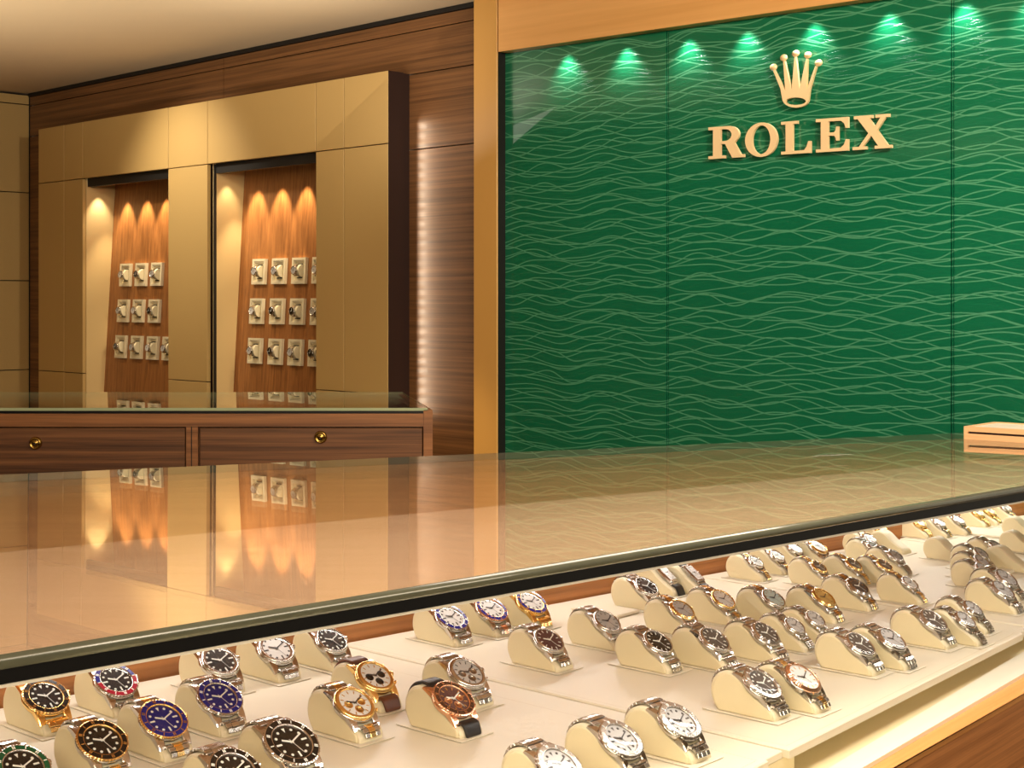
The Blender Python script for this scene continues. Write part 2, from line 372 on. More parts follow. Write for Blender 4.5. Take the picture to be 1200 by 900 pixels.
for ni, (xa, xb) in enumerate(((97, 195), (247, 370))):
    u0, u1 = uC(xa), uC(xb)+(0 if ni == 0 else 0)
    b = MB(); b.box(u0-.008, u0-.001, PT+.001, .20, .90, Z_R2+.02, 0); part(b, 'niche_side', M['niche'])
    b = MB(); b.box(u1+.05, u1+.058, TWALL+.003, .20, .90, Z_R2+.02, 0); part(b, 'niche_side', M['niche'])
    b = MB(); b.box(u1+.001, u1+.05, TWALL-.001, TWALL+.002, .90, Z_R2+.02, 0); part(b, 'niche_return', M['niche'])
    if ni: b = MB(); b.box(u0-.0045, u0-.0005, PT, .020, 0.90, Z_R2, 0); part(b, 'jamb_strip', M['dark'])
    b = MB(); b.box(u0-.004, u1+.05, .012, .20, Z_R2+.002, Z_R2+.006, 0); b.box(u0-.003, u1+.004, .018, .030, Z_R2-.026, Z_R2+.002, 0)
    part(b, 'light_trough', M['dark'])
    zb, zt = .90, Z_R2+.01
    b = MB(); vs = [(u0-.004, board_y(zb), zb), (u1+.05, board_y(zb), zb), (u1+.05, board_y(zt), zt), (u0-.004, board_y(zt), zt)]
    vs += [(p[0], p[1]+.01, p[2]) for p in vs]
    b.add(vs, [(0, 1, 2, 3), (7, 6, 5, 4), (0, 4, 5, 1), (1, 5, 6, 2), (2, 6, 7, 3), (3, 7, 4, 0)])
    part(b, 'backboard', M['board_wood'])
# niche spots
def nspot(x, off, p=1.0, tgt=.45):
    u = CAB.u(x, off)
    spot('niche_spot', CAB.w(u, off-.030, Z_R2-.014), CAB.w(u, off+.0, Z_R2-tgt), p, 58, .6, (1, .80, .52), .004)
for x in (147, 170, 193): nspot(x, .105, 6.5)
for x in (300, 328, 357): nspot(x, .105, 6.5)
spot('niche_spot', CAB.w(uC(97)+.032, .055, Z_R2-.02), CAB.w(uC(97)-.004, .06, Z_R2-.30), 2.2, 66, .8, (1, .86, .62), .004)
spot('niche_spot', CAB.w(uC(247)+.032, .055, Z_R2-.02), CAB.w(uC(247)-.004, .06, Z_R2-.30), 1.2, 66, .8, (1, .84, .55), .004)

# ------------------------------------------------------------------ green wall, header, pillar
TG = GRN.mat()
def zg_head(u):    # header bottom height is level
    return 0
Z_HEAD = GRN.z(587, 60.3, -.0)
gu = GRN.u
js = [587, 781, 1114.5, 1330]
lab = ['green wave-patterned glass wall panel beside the gold pillar, without lettering', 'green wave-patterned glass wall panel carrying the gold crown and lettering', 'green wave-patterned glass wall panel cut off by the right picture edge, above the wooden tray']
for i in range(3):
    b = MB(); b.box(gu(js[i])+(.0062 if i else .004), gu(js[i+1])-.001, 0, .012, .35, Z_HEAD+.03, 0)
    o = b.build('green_glass_panel', M['green'], T=TG); tag(o, lab[i], 'glass panel', 'green glass panels')
    # clear bevelled joint strips
b = MB()
for x in js[1:3]:
    b.box(gu(x)+.0016, gu(x)+.0042, .0008, .0135, .35, Z_HEAD+.03, 1)
b.box(gu(583)-.02, gu(587)+.003, .004, .02, .35, Z_HEAD+.03, 0)
b.box(gu(583)-.02, gu(1330), .014, .03, .35, CEIL, 0)
tag(b.build('wall_right', [M['green_edge'], M['green']], T=TG), kind='structure')
HO = -.03
b = MB(); b.box(GRN.u(584, HO), GRN.u(1330, HO), HO, .0, GRN.z(584, 60.7, HO), CEIL-.001, 0)
tag(b.build('trim_2', M['header'], T=TG), kind='structure')
b = MB(); b.box(GRN.u(555, HO), GRN.u(582.3, HO), HO, .10, 0, CEIL-.001, 0, ch=.001)
tag(b.build('trim_3', M['gold_panel'], T=TG), kind='structure')
b = MB(); b.box(GRN.u(582.5, HO+.004), GRN.u(583.8, HO+.004), HO+.004, .02, 0, CEIL-.002, 0); b.box(GRN.u(583.8, -.012), GRN.u(586.6, -.012), -.012, .01, 0, Z_HEAD, 0)
tag(b.build('trim_4', M['dark'], T=TG), kind='structure')

# ------------------------------------------------------------------ lettering and crown on the green wall
OFF = -.016
def plate(loops, name, parent, mat, th=.006, off=OFF):
    pl = [[Vector((GRN.u(x, off), GRN.z(x, y, off), 0)) for x, y in lp] for lp in loops]
    tris = tessellate_polygon(pl); flat_ = [p for lp in pl for p in lp]; n = len(flat_)
    vs = [(p.x, off, p.y) for p in flat_]+[(p.x, off+th, p.y) for p in flat_]
    fs = [tuple(t) for t in tris]+[tuple(i+n for i in reversed(t)) for t in tris]
    k = 0
    for lp in pl:
        m = len(lp)
        for i in range(m): fs.append((k+i, k+(i+1) % m, n+k+(i+1) % m, n+k+i))
        k += m
    b = MB(); b.add(vs, fs); o = b.build(name, mat, parent); return o
def arc(cx, cy, rx, ry, a0, a1, n=14): return [(cx+rx*math.cos(math.radians(a0+(a1-a0)*i/n)), cy+ry*math.sin(math.radians(a0+(a1-a0)*i/n))) for i in range(n+1)]
LET = {
 'R': (1.08, [[(0, 0), (.50, 0), (.50, .09), (.37, .09), (.37, .45), (.50, .45), (.72, .0), (1.08, 0), (1.08, .09), (.98, .09), (.79, .47)]+arc(.60, .73, .33, .27, -45, 90, 12)+[(0, 1), (0, .91), (.14, .91), (.14, .09), (0, .09)],
              [(.37, .54), (.50, .54)]+arc(.50, .725, .20, .185, -90, 90, 12)[1:-1]+[(.50, .91), (.37, .91)]]),
 'O': (1.04, [arc(.52, .5, .52, .53, 0, 350, 35), arc(.52, .5, .29, .44, 0, 350, 35)]),
 'L': (.93, [[(0, 0), (.93, 0), (.93, .36), (.85, .36), (.80, .20), (.72, .10), (.37, .09), (.37, .91), (.52, .91), (.52, 1), (0, 1), (0, .91), (.14, .91), (.14, .09), (0, .09)]]),
 'E': (.99, [[(0, 0), (.99, 0), (.99, .34), (.91, .34), (.86, .19), (.76, .10), (.38, .09), (.38, .48), (.55, .47), (.60, .42), (.62, .32), (.69, .32), (.69, .74), (.62, .74), (.60, .62), (.55, .57), (.38, .57), (.38, .91), (.76, .90), (.86, .82), (.91, .68), (.99, .68), (.99, 1), (0, 1), (0, .91), (.15, .91), (.15, .09), (0, .09)]]),
 'X': (1.17, [[(0, 0), (.42, 0), (.42, .09), (.31, .09), (.55, .40), (.76, .09), (.66, .09), (.66, 0), (1.17, 0), (1.17, .09), (1.06, .09), (.74, .55), (.99, .91), (1.10, .91), (1.10, 1), (.68, 1), (.68, .91), (.83, .91), (.67, .66), (.50, .91), (.60, .91), (.60, 1), (.04, 1), (.04, .91), (.15, .91), (.47, .47), (.19, .09), (0, .09)]]),
}
def base_y(x): return 186.6-(x-830)*.0625
def cap_y(x): return 149.4-(x-830)*.0765
sign = empty('sign_lettering', TG)
tag(sign, 'row of five gold serif capital letters mounted on the green wave glass wall', 'sign lettering')
for ch, x0, x1 in (('R', 830, 872), ('O', 873, 911), ('L', 915.3, 950), ('E', 956, 994), ('X', 999, 1045)):
    wd, loops = LET[ch]
    ml = []
    for lp in loops:
        q = []
        for (a, h) in lp:
            x = x0+(x1-x0)*a/wd; q.append((x, base_y(x)+(cap_y(x)-base_y(x))*h))
        ml.append(q)
    plate(ml, 'letter', sign, M['sign_gold'])
crown = empty('crown_emblem', TG)
tag(crown, 'gold five-pointed crown emblem mounted above the gold lettering', 'emblem')
outl = [(917, 118), (914.5, 104), (906.0, 83), (907.6, 81.5), (920.2, 106.5), (917.6, 71.5), (919.6, 71.2), (927.6, 104.8), (931.0, 66.4), (932.8, 66.4), (936.8, 104.3), (944.6, 68.6), (946.4, 68.8), (945.2, 105), (955.2, 77.4), (956.8, 78.2), (949.2, 104), (947.6, 116)]+[(932.3+15.2*math.cos(math.radians(a)), 116.5+9.6*math.sin(math.radians(a))) for a in range(10, 171, 16)]
plate([outl, [(932.4+12*math.cos(math.radians(a)), 118.6+4.4*math.sin(math.radians(a))) for a in range(0, 360, 20)]], 'crown_band', crown, M['sign_gold'])
for bx, by in ((905.3, 78.4), (917.4, 67.4), (931.5, 62.4), (945.7, 64.3), (958.3, 73.5)):
    b = MB(); r = 4.1/F*GRN.depth(bx, OFF)
    b.lathe([(0.0001, r*.6), (r*.6, r*.48), (r*.93, r*.2), (r, 0), (r*.93, -r*.2), (r*.6, -r*.48), (.0001, -r*.6)], 20, T=Matrix.Translation((GRN.u(bx, OFF), OFF+.004, GRN.z(bx, by, OFF))) @ Matrix.Rotation(math.pi/2, 4, 'X') @ Matrix.Scale(1.22, 4, (1, 0, 0)))
    b.build('crown_ball', M['sign_gold'], crown)

# ------------------------------------------------------------------ far counter with drawers
Yf = F*H2/(478-HY); Yb = F*H2/(459.5-HY)
fc = empty('drawer_counter', Matrix.Translation((0, Yf, 0)))
tag(fc, 'walnut counter with two locking drawers and a dark-edged glass top behind the show case', 'counter')
xr = (501-CX)/F*Yf; xe = (507-CX)/F*Yf; xl = -1.35
zt = CZ-H2; px = lambda n: n/F*Yf
xrb = (472-CX)/F*Yb; xeb = (475-CX)/F*Yb; dY = Yb-Yf
b = MB(); b.prism([(xl, 0), (xr, 0), (xrb, dY), (xl, dY)], zt-px(3.4), zt, 0, side=1); b.build('glass_top', [M['glass_top'], M['glass_edge_pale']], fc)
b = MB(); b.prism([(xl, .003), (xr-.001, .003), (xrb-.001, dY), (xl, dY)], zt-px(6.6), zt-px(3.6), 0); b.build('black_trim', M['black'], fc)
b = MB(); b.prism([(xl, .012), (xr-.012, .012), (xrb-.016, dY-.01), (xl, dY-.01)], .08, zt-px(8), 0); b.build('carcass', M['drawer_wood'], fc)
X = lambda x: (x-CX)/F*Yf
b = MB(); b.box(xl, X(496), 0, .02, zt-px(22), zt-px(6.8), 0); b.build('top_rail', M['counter_wood'], fc)
b = MB(); b.box(X(218), X(231.5), .001, .02, .08, zt-px(22.2), 0); b.box(X(224), X(224.8), -.0003, .002, .08, zt-px(22.2), 1); b.build('divider', [M['counter_wood'], M['dark']], fc)
b = MB(); b.prism([(X(496)+.0005, 0), (xe, 0), (xeb, dY), (xeb-.015, dY)], .08, zt-px(2.5), 0); b.build('end_panel', M['counter_wood'], fc)
for (a, c, kx, ky) in ((-170, 216.5, 41, 519.5), (233.5, 495, 375.5, 512.5)):
    b = MB(); b.box(X(a), X(c), .004, .022, .55, zt-px(23.5), 0, ch=.0012); d = b.build('drawer', M['drawer_wood'], fc)
    b = MB(); r = .0118
    b.lathe([(.0001, .0052), (r*.40, .0052), (r*.44, .0040), (r*.66, .0040), (r*.72, .0060), (r*.84, .0055), (r*.98, .002), (r, 0)], 28, T=Matrix.Translation((X(kx), .004, CZ-(ky-HY)/F*Yf)) @ Matrix.Rotation(math.pi/2, 4, 'X'))
    b.box(X(kx)-.0012, X(kx)+.0012, -.0022, -.0008, CZ-(ky-HY)/F*Yf-.0035, CZ-(ky-HY)/F*Yf+.001, 1)
    k = b.build('lock', [M['brass'], M['dark']], d); k['label'] = 'round brass lock'

# ------------------------------------------------------------------ front show case
T1 = Vector((E1.x-E0.x, E1.y-E0.y)).normalized()             # along the front edge
N1 = Vector((-T1.y, T1.x))                                     # to the inside
sc_ = empty('show_case'); sc_.location = (0, 1.0, 0)
tag(sc_, 'long walnut show case with a reflective glass-covered top and a lit cream interior', 'show case')
def V2(p): return (p.x, p.y-1.0)
def tiltT(): # local plane z tilt
    return lambda x, y, dz: (x, y, topz(y+1.0)+dz)
GB0, GB1 = Pt(-120, 561.5), Pt(1330, 498.4)
def slab(pts, d0, d1, name, mats, side=None):
    n = len(pts); f = tiltT(); vs = [f(p[0], p[1], d0) for p in pts]+[f(p[0], p[1], d1) for p in pts]
    b = MB(); b.add(vs, [tuple(range(n-1, -1, -1)), tuple(range(n, 2*n))], 0)
    for i in range(n): b.f.append((i, (i+1) % n, n+(i+1) % n, n+i)); b.m.append(0 if side is None else side); b.sm.append(False)
    return b.build(name, mats, sc_)
gp = [V2(E0), V2(E1), V2(GB1), V2(GB0)]
o = slab(gp, -.008, 0, 'glass_top', [M['glass_top'], M['glass_edge']], 1)
def rounded_edge():
    b = MB(); n = 9; vs = []
    for p in (gp[0], gp[1]):
        for i in range(n):
            a = -math.pi/2+math.pi*i/(n-1); o_ = -.0035*math.cos(a); dz = -.004+.004*math.sin(a)
            vs.append((p[0]+N1.x*(o_+.0002), p[1]+N1.y*(o_+.0002), topz(p[1]+1)+dz))
    b.add(vs, [(i, i+1, n+i+1, n+i) for i in range(n-1)]+[tuple(range(n)), tuple(range(2*n-1, n-1, -1))], 0, True)
    b.sm[-1] = b.sm[-2] = False
    o = b.build('polished_edge', M['glass_edge'], sc_); o['label'] = 'rounded grey-green polished glass edge'
rounded_edge()
def along(p, t): return (p[0]+t*N1.x, p[1]+t*N1.y)
fi = [along(gp[0], .002), along(gp[1], .002)]
slab([fi[0], fi[1], along(gp[1], .03), along(gp[0], .03)], -.0162, -.0083, 'black_frame', M['black'])
slab([along(gp[0], .0012), along(gp[1], .0012), along(gp[1], .008), along(gp[0], .008)], -.0180, -.0164, 'highlight_strip', M['white_channel'])  # edge line under the frame, its highlight put into the flat white
# boards under the glass: pale field in front, browner strip behind
MA, MBm = Pt(-120, 645.5), Pt(1380, 511.7)
MA.z = MBm.z = 0
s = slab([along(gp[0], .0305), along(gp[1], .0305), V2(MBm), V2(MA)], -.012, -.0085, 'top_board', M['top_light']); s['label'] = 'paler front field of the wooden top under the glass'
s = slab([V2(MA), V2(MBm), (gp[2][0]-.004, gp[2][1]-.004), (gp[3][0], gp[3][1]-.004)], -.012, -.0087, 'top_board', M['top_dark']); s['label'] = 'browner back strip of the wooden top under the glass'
# inner back wall along the line the photo shows
BK0, BK1 = Pn(-160, 858, HT), Pn(1206, 601.2, HT)
bk0, bk1 = V2(BK0), V2(BK1)
tb = Vector((bk1[0]-bk0[0], bk1[1]-bk0[1])).normalized(); nb = Vector((-tb.y, tb.x))
zt_min = topz(BK1.y)-.013
def hexa(q0, q1, th, z0a, z0b, z1a, z1b, name, mat, parent=sc_, nv=None):
    nv = nv or nb
    vs = [(q0[0], q0[1], z0a), (q1[0], q1[1], z0b), (q1[0]+nv.x*th, q1[1]+nv.y*th, z0b), (q0[0]+nv.x*th, q0[1]+nv.y*th, z0a),
          (q0[0], q0[1], z1a), (q1[0], q1[1], z1b), (q1[0]+nv.x*th, q1[1]+nv.y*th, z1b), (q0[0]+nv.x*th, q0[1]+nv.y*th, z1a)]
    b = MB(); b.add(vs, [(3, 2, 1, 0), (4, 5, 6, 7), (0, 1, 5, 4), (1, 2, 6, 5), (2, 3, 7, 6), (3, 0, 4, 7)]); return b
# one straight back panel in its own frame so that the grain runs along it
def rot_part(b, name, mats, ang): # re-express world-ish verts in a rotated child frame for grain direction
    R = Matrix.Rotation(-ang, 4, 'Z'); b.v = [tuple(R @ Vector(p)) for p in b.v]
    o = b.build(name, mats, sc_); o.rotation_euler = (0, 0, ang); return o
_m0 = Vector((BK0.x, BK0.y, topz(BK0.y)+.006)); _m1 = Vector((BK1.x, BK1.y, topz(BK1.y)+.006))
led(_m0, _m1, 2.7, -.02, -.45)  # hidden rear strip, added to brighten the back of the trays
angb = math.atan2(tb.y, tb.x); angf = math.atan2(T1.y, T1.x)
b = hexa(bk0, bk1, .015, .70, .70, topz(BK0.y)-.0125, topz(BK1.y)-.055, '', None); rot_part(b, 'back_panel', M['back_wood'], angb)
# lower lip, channel and front panel: line seen at (1012,900)-(1200,792)
def lipline(h, pa, pb, ext0=-.9, ext1=.30):
    a, c = Pn(*pa, h), Pn(*pb, h); d = (c-a); L = d.length; d = d/L
    return a+d*ext0, c+d*ext1
# outer top edge of the wood lip / front panel
LA, LB = lipline(HL+.004, (1046, 900), (1200, 812.5))
CA, CB = lipline(HL, (1010, 900), (1200, 789))
DA, DB = lipline(HL, (971, 900), (1200, 763))
tl = Vector((LB.x-LA.x, LB.y-LA.y)).normalized(); nl = Vector((-tl.y, tl.x)); angl = math.atan2(tl.y, tl.x)
def quadprism(p, z0, z1, name, mat, ang=None, side=None):
    b = MB(); b.prism([V2(q) for q in p], z0, z1, 0)
    return rot_part(b, name, mat, angl)
quadprism([LA, LB, CB, CA], CZ-HL-.010, CZ-HL-.004, 'wood_lip', M['lit_lip_wood'])
quadprism([CA, CB, DB, DA], CZ-HL-.03, CZ-HL, 'white_channel', M['white_channel'])
# front panel just below the lip
o_ = Vector((nl.x, nl.y, 0))*.004
quadprism([LA, LB, LB+o_*4, LA+o_*4], .05, CZ-HL-.0103, 'front_panel', M['front_wood'])
# ledge inside (cream) and floor of the case
FL = CZ-HL-.002
LED_A, LED_B = DA, DB
b = MB(); b.prism([V2(LED_A), V2(LED_B), bk1, bk0], FL-.02, FL, 0); b.build('case_floor', M['cream_case'], sc_)
# front glass pane standing in the channel under the top edge
pe0, pe1 = Vector((E0.x, E0.y, 0)), Vector((E1.x, E1.y, 0))
g0 = along(V2(E0), .004); g1 = along(V2(E1), .004)
gm0 = V2(Vector((CA.x, CA.y, 0))); gm1 = V2(Vector((CB.x, CB.y, 0)))
z0_ = CZ-HL+.0005
# the pane leans between the channel and the top edge
def lerp(a, c, t): return a+(c-a)*t
ca2 = CA+(DA-CA)*.3; cb2 = CB+(DB-CB)*.3
b = MB()
vs = [(ca2.x, ca2.y-1, z0_), (cb2.x, cb2.y-1, z0_), (g1[0], g1[1], topz(g1[1]+1)-.0185), (g0[0], g0[1], topz(g0[1]+1)-.0185)]
vs += [(p[0]+N1.x*.004, p[1]+N1.y*.004, p[2]) for p in vs]
b.add(vs, [(0, 1, 2, 3), (7, 6, 5, 4), (0, 4, 5, 1), (1, 5, 6, 2), (2, 6, 7, 3), (3, 7, 4, 0)]); PANE = b.build('front_glass', M['pane'], sc_)

# ------------------------------------------------------------------ trays
K1 = Vector((1900, -1720)).normalized()      # direction the watches face (x to the right, y towards the camera)
K2 = Vector((-K1.y, K1.x))                   # across, away to the right
ANG = math.atan2(K1.y, K1.x)
def tco(p): return p.x*K2.x+p.y*K2.y
def uco(p): return p.x*K1.x+p.y*K1.y
def at(u, t): return Vector((K1.x*u+K2.x*t, K1.y*u+K2.y*t, 0))
tt = [(tco(Pn(580, 812, HT)), tco(Pn(580, 797, HT))), (tco(Pn(830, 684, HT)), tco(Pn(830, 676.5, HT))), (tco(Pn(1067, 637, HT)), tco(Pn(1067, 632.5, HT)))]
fu = lambda t: uco(Pn(930, 876, HT))+(t-tco(Pn(930, 876, HT)))/(tco(Pn(1200, 741, HT))-tco(Pn(930, 876, HT)))*(uco(Pn(1200, 741, HT))-uco(Pn(930, 876, HT)))
def back_u(t):   # intersection of the row t with the inner back wall
    a, c = Vector((BK0.x, BK0.y)), Vector((BK1.x, BK1.y)); ta, tc_ = tco(a), tco(c); s = (t-ta)/(tc_-ta); p = a+(c-a)*s; return uco(p)+.006
TOPZ = CZ-HT
# platform under the trays
t_lo, t_hi = .36, tco(BK1)-.002
def plat(t0, t1, rec, name='tray_platform'):
    b = MB(); pts = [at(fu(t0)-rec, t0), at(fu(t1)-rec, t1), at(back_u(t1), t1), at(back_u(t0), t0)]
    b.prism([V2(p) for p in pts], FL+.0005, TOPZ-.0085, 0); b.build(name, M['cream_case'], sc_)
plat(t_lo, tt[0][1]+.02, .006); plat(tt[0][1]+.0205, t_hi, .030)
TT = Matrix.Rotation(ANG, 4, 'Z')
def tray(t0, t1, label):
    base = at(fu(t0), t0); T = Matrix.Translation((base.x, base.y, TOPZ-.008)) @ TT
    loc = lambda p: ((p-base).x*K1.x+(p-base).y*K1.y, (p-base).x*K2.x+(p-base).y*K2.y)
    e = .0008
    pts = [loc(at(fu(t0+e), t0+e)), loc(at(fu(t1-e), t1-e)), loc(at(back_u(t1-e), t1-e)), loc(at(back_u(t0+e), t0+e))]
    r = empty('display_tray', T); tag(r, label, 'display tray', 'cream leather display trays')
    b = MB(); b.prism(pts, 0, .008, 0, bev=.0012); b.build('pad', M['tray'], r)
    # dashed seam near the border
    b = MB(); q = inset2(pts, .007)
    for i in range(4):
        a, c = Vector(q[i]), Vector(q[(i+1) % 4]); L = (c-a).length; d = (c-a)/L; nrm = Vector((-d.y, d.x)); n = int(L/.0036)
        for k in range(n):
            p0 = a+d*(k*.0036); p1 = p0+d*.0022; wv = nrm*.00022
            b.add([(*(p0-wv), .0081), (*(p1-wv), .0081), (*(p1+wv), .0081), (*(p0+wv), .0081)], [(0, 1, 2, 3)])
    o = b.build('stitching', M['stitch'], r); o['kind'] = 'stuff'
    return r
tray(tt[0][0]-.56, tt[0][0], 'cream leather tray nearest the left picture edge, carrying the dive and chronograph watches')
tray(tt[0][1], tt[1][0], 'cream leather tray second from the left, with a lone brown-dial watch')
tray(tt[1][1], tt[2][0], 'cream leather tray third from the left, between the second and third pair of grooves')
tray(tt[2][1], tco(BK1)-.004, 'cream leather tray furthest right and furthest back, reaching the right picture edge')
for i, (a, c) in enumerate(tt):
    e = .0012
    base = at(fu(a), a); T = Matrix.Translation((base.x, base.y, TOPZ-.008)) @ TT
    loc = lambda p: ((p-base).x*K1.x+(p-base).y*K1.y, (p-base).x*K2.x+(p-base).y*K2.y)
    pts = [loc(at(fu(a)-.006, a+e)), loc(at(fu(c)-.006, c-e)), loc(at(back_u(c), c-e)), loc(at(back_u(a), a+e))]
    b = MB(); b.prism(pts, 0, .0065, 0, bev=.001); o = b.build('tray_divider', M['tray'], T=T)
    tag(o, ['slim cream strip between the first and second trays from the left', 'slim cream strip between the second and third trays from the left', 'slim cream strip between the third and the furthest tray'][i], 'divider strip', 'strips between the trays')

# ------------------------------------------------------------------ watch stands and watches (millimetres in local frames)
MM = .001
def spline(pts, n=4, cyc=True):
    out = []; N = len(pts)
    for i in range(N if cyc else N-1):
        p0, p1, p2, p3 = (pts[(i-1) % N] if cyc or i > 0 else pts[0]), pts[i], pts[(i+1) % N], (pts[(i+2) % N] if cyc or i+2 < N else pts[-1])
        for k in range(n):
            t = k/n
            out.append(tuple(.5*((2*b_)+(-a+c)*t+(2*a-5*b_+4*c-d)*t*t+(-a+3*b_-3*c+d)*t**3) for a, b_, c, d in zip(p0, p1, p2, p3)))
    if not cyc: out.append(tuple(pts[-1]))
    return out
PROF = [(62.3, 1.5), (61.6, 5.5), (57, 10.2), (48, 15.6), (38, 21.8), (30, 28.5), (23, 34.3), (15.5, 37.6), (7.5, 37.6), (-1, 33.6), (-6.8, 25), (-7.8, 14), (-4, 5)]
prof = [(62.4, 0)]+spline(PROF, 4, False)+[(0, 0)]
WST = 28
def build_stand():
    r = empty('watch_stand')
    b = MB(); n = len(prof)
    rings = [(0, 1.6), (.8, .5), (2.2, 0), (WST-2.2, 0), (WST-.8, .5), (WST, 1.6)]
    vs = []
    for y, ins in rings:
        q = inset2(prof, ins) if ins else prof
        vs += [(p[0]*MM, y*MM, max(0, p[1])*MM) for p in q]
    fs = []
    for k in range(len(rings)-1):
        for i in range(n): fs.append((k*n+i, k*n+(i+1) % n, (k+1)*n+(i+1) % n, (k+1)*n+i))
    fs += [tuple(range(n-1, -1, -1)), tuple(range(5*n, 6*n))]
    b.add(vs, fs, 0, False); b.sm = [i < 5*n for i in range(len(b.f))]
    b.build('cushion', M['leather'], r)
    b = MB()   # padded side face with its seam
    for sgn, y0 in ((-1, 0), (1, WST)):
        sc_p = lambda k: [(27+(p[0]-27)*k, 15+(p[1]-15)*k) for p in prof]
        qs = [(sc_p(.925), 0), (sc_p(.92), .9), (sc_p(.90), 1.4), (sc_p(.86), 1.6)]
        vs = []
        for q, d in qs: vs += [(p[0]*MM, (y0+sgn*(d-.05))*MM, max(.4, p[1])*MM) for p in q]
        fs = []
        for k in range(3):
            for i in range(n): fs.append((k*n+i, k*n+(i+1) % n, (k+1)*n+(i+1) % n, (k+1)*n+i))
        fs.append(tuple(range(3*n, 4*n))); b.add(vs, fs, 0, True)
        b.sm[-1] = False
    b.build('side_panel', M['leather_side'], r)
    b = MB(); b.box(-13*MM, 69*MM, -6*MM, (WST+7)*MM, .0002, .0009, 0, ch=.0003); b.build('base_plate', M['tray'], r)
    return r
STAND = build_stand()
def copy_tree(o, parent=None):
    c = o.copy(); col.objects.link(c)
    if parent is not None: c.parent = parent
    for ch in list(o.children): copy_tree(ch, c)
    return c

TH = math.radians(-35.0)
HEAD = Vector((40.5, WST/2, 29.2))      # centre of the dial
Th = Matrix.Translation(HEAD) @ Matrix.Rotation(-TH, 4, 'Y')   # local x of the head = down the slope (6 o'clock)
S1 = Matrix.Scale(MM, 4)
def band_path(r):
    t = Vector((math.cos(TH), math.sin(TH))); nn = Vector((-t.y, t.x)); c = Vector((HEAD.x, HEAD.z))
    a = c+t*(r+1.5)-nn*5.0; k = c-t*(r+1.5)-nn*5.0
    front = spline([tuple(a), ((a.x+63.2)/2+1.6, (a.y+6)/2+1.6), (64.2, 4.2), (64.8, 1.2)], 8, False) if r > 16 else spline([tuple(a), ((a.x+60)/2+1.2, (a.y+9.5)/2+1.6), (60.2, 10.2), (64.0, 5.0), (64.8, 1.2)], 8, False)
    back = [tuple(k)]
    for p in ((16, 39.6), (7.5, 39.8), (-2, 35.6), (-8.6, 26.5), (-9.8, 16)):
        if p[0] < k.x-2: back.append(p)
    if r < 16: back.insert(1, (24.5, 35.6))
    if back[1][0] > back[0][0]-1: back.pop(1)
    return front, spline(back, 8, False)
def resample(path, step):
    P_ = [Vector(p) for p in path]; out = [P_[0]]; acc = 0
    i = 0; cur = P_[0]
    while i < len(P_)-1:
        d = (P_[i+1]-cur).length
        if acc+d >= step:
            cur = cur+(P_[i+1]-cur)*((step-acc)/d); out.append(cur.copy()); acc = 0
        else: acc += d; i += 1; cur = P_[i]
    return out
def links(b, path, w0, w1, step, part_, th=2.4, rows=3):
    pts = resample(path, step); n = len(pts)-1; yc = WST/2
    for i in range(n):
        a, c = pts[i], pts[i+1]; t = (c-a).normalized(); nn = Vector((-t.y, t.x))
        if nn.y < 0 and abs(t.x) > .2: nn = -nn
        mid = (a+c)/2; wd = w0+(w1-w0)*i/max(1, n-1)
        cen = Vector((mid.x, yc, mid.y))
        T = Matrix((( t.x, 0, nn.x, cen.x), (0, 1, 0, cen.y), (t.y, 0, nn.y, cen.z), (0, 0, 0, 1)))
        if (t.x*nn.y-t.y*nn.x) < 0: T = Matrix((( -t.x, 0, nn.x, cen.x), (0, 1, 0, cen.y), (-t.y, 0, nn.y, cen.z), (0, 0, 0, 1)))
        L = step*.5-.22
        T = S1 @ T
        if rows == 3:
            cw = wd*.19
            if part_ == 'outer':
                b.box(-L, L, -wd/2, -cw-.15, -th/2, th/2, T=T, ch=.45); b.box(-L, L, cw+.15, wd/2, -th/2, th/2, T=T, ch=.45)
            else: b.box(-L+ .3, L+.3, -cw, cw, -th/2, th/2+.12, T=T, ch=.4)
        else:
            q = wd/10
            if part_ == 'outer':
                for s_ in (-1, 1): b.box(-L, L, min(s_*3.1*q, s_*5*q), max(s_*3.1*q, s_*5*q), -th/2, th/2, T=T, ch=.45)
            else:
                for s_ in (-2, 0, 2): b.box(-L+s_*.01, L, (s_*1.0-.9)*q, (s_*1.0+.9)*q, -th/2, th/2+.2, T=T, ch=.5)
PROTO = {}
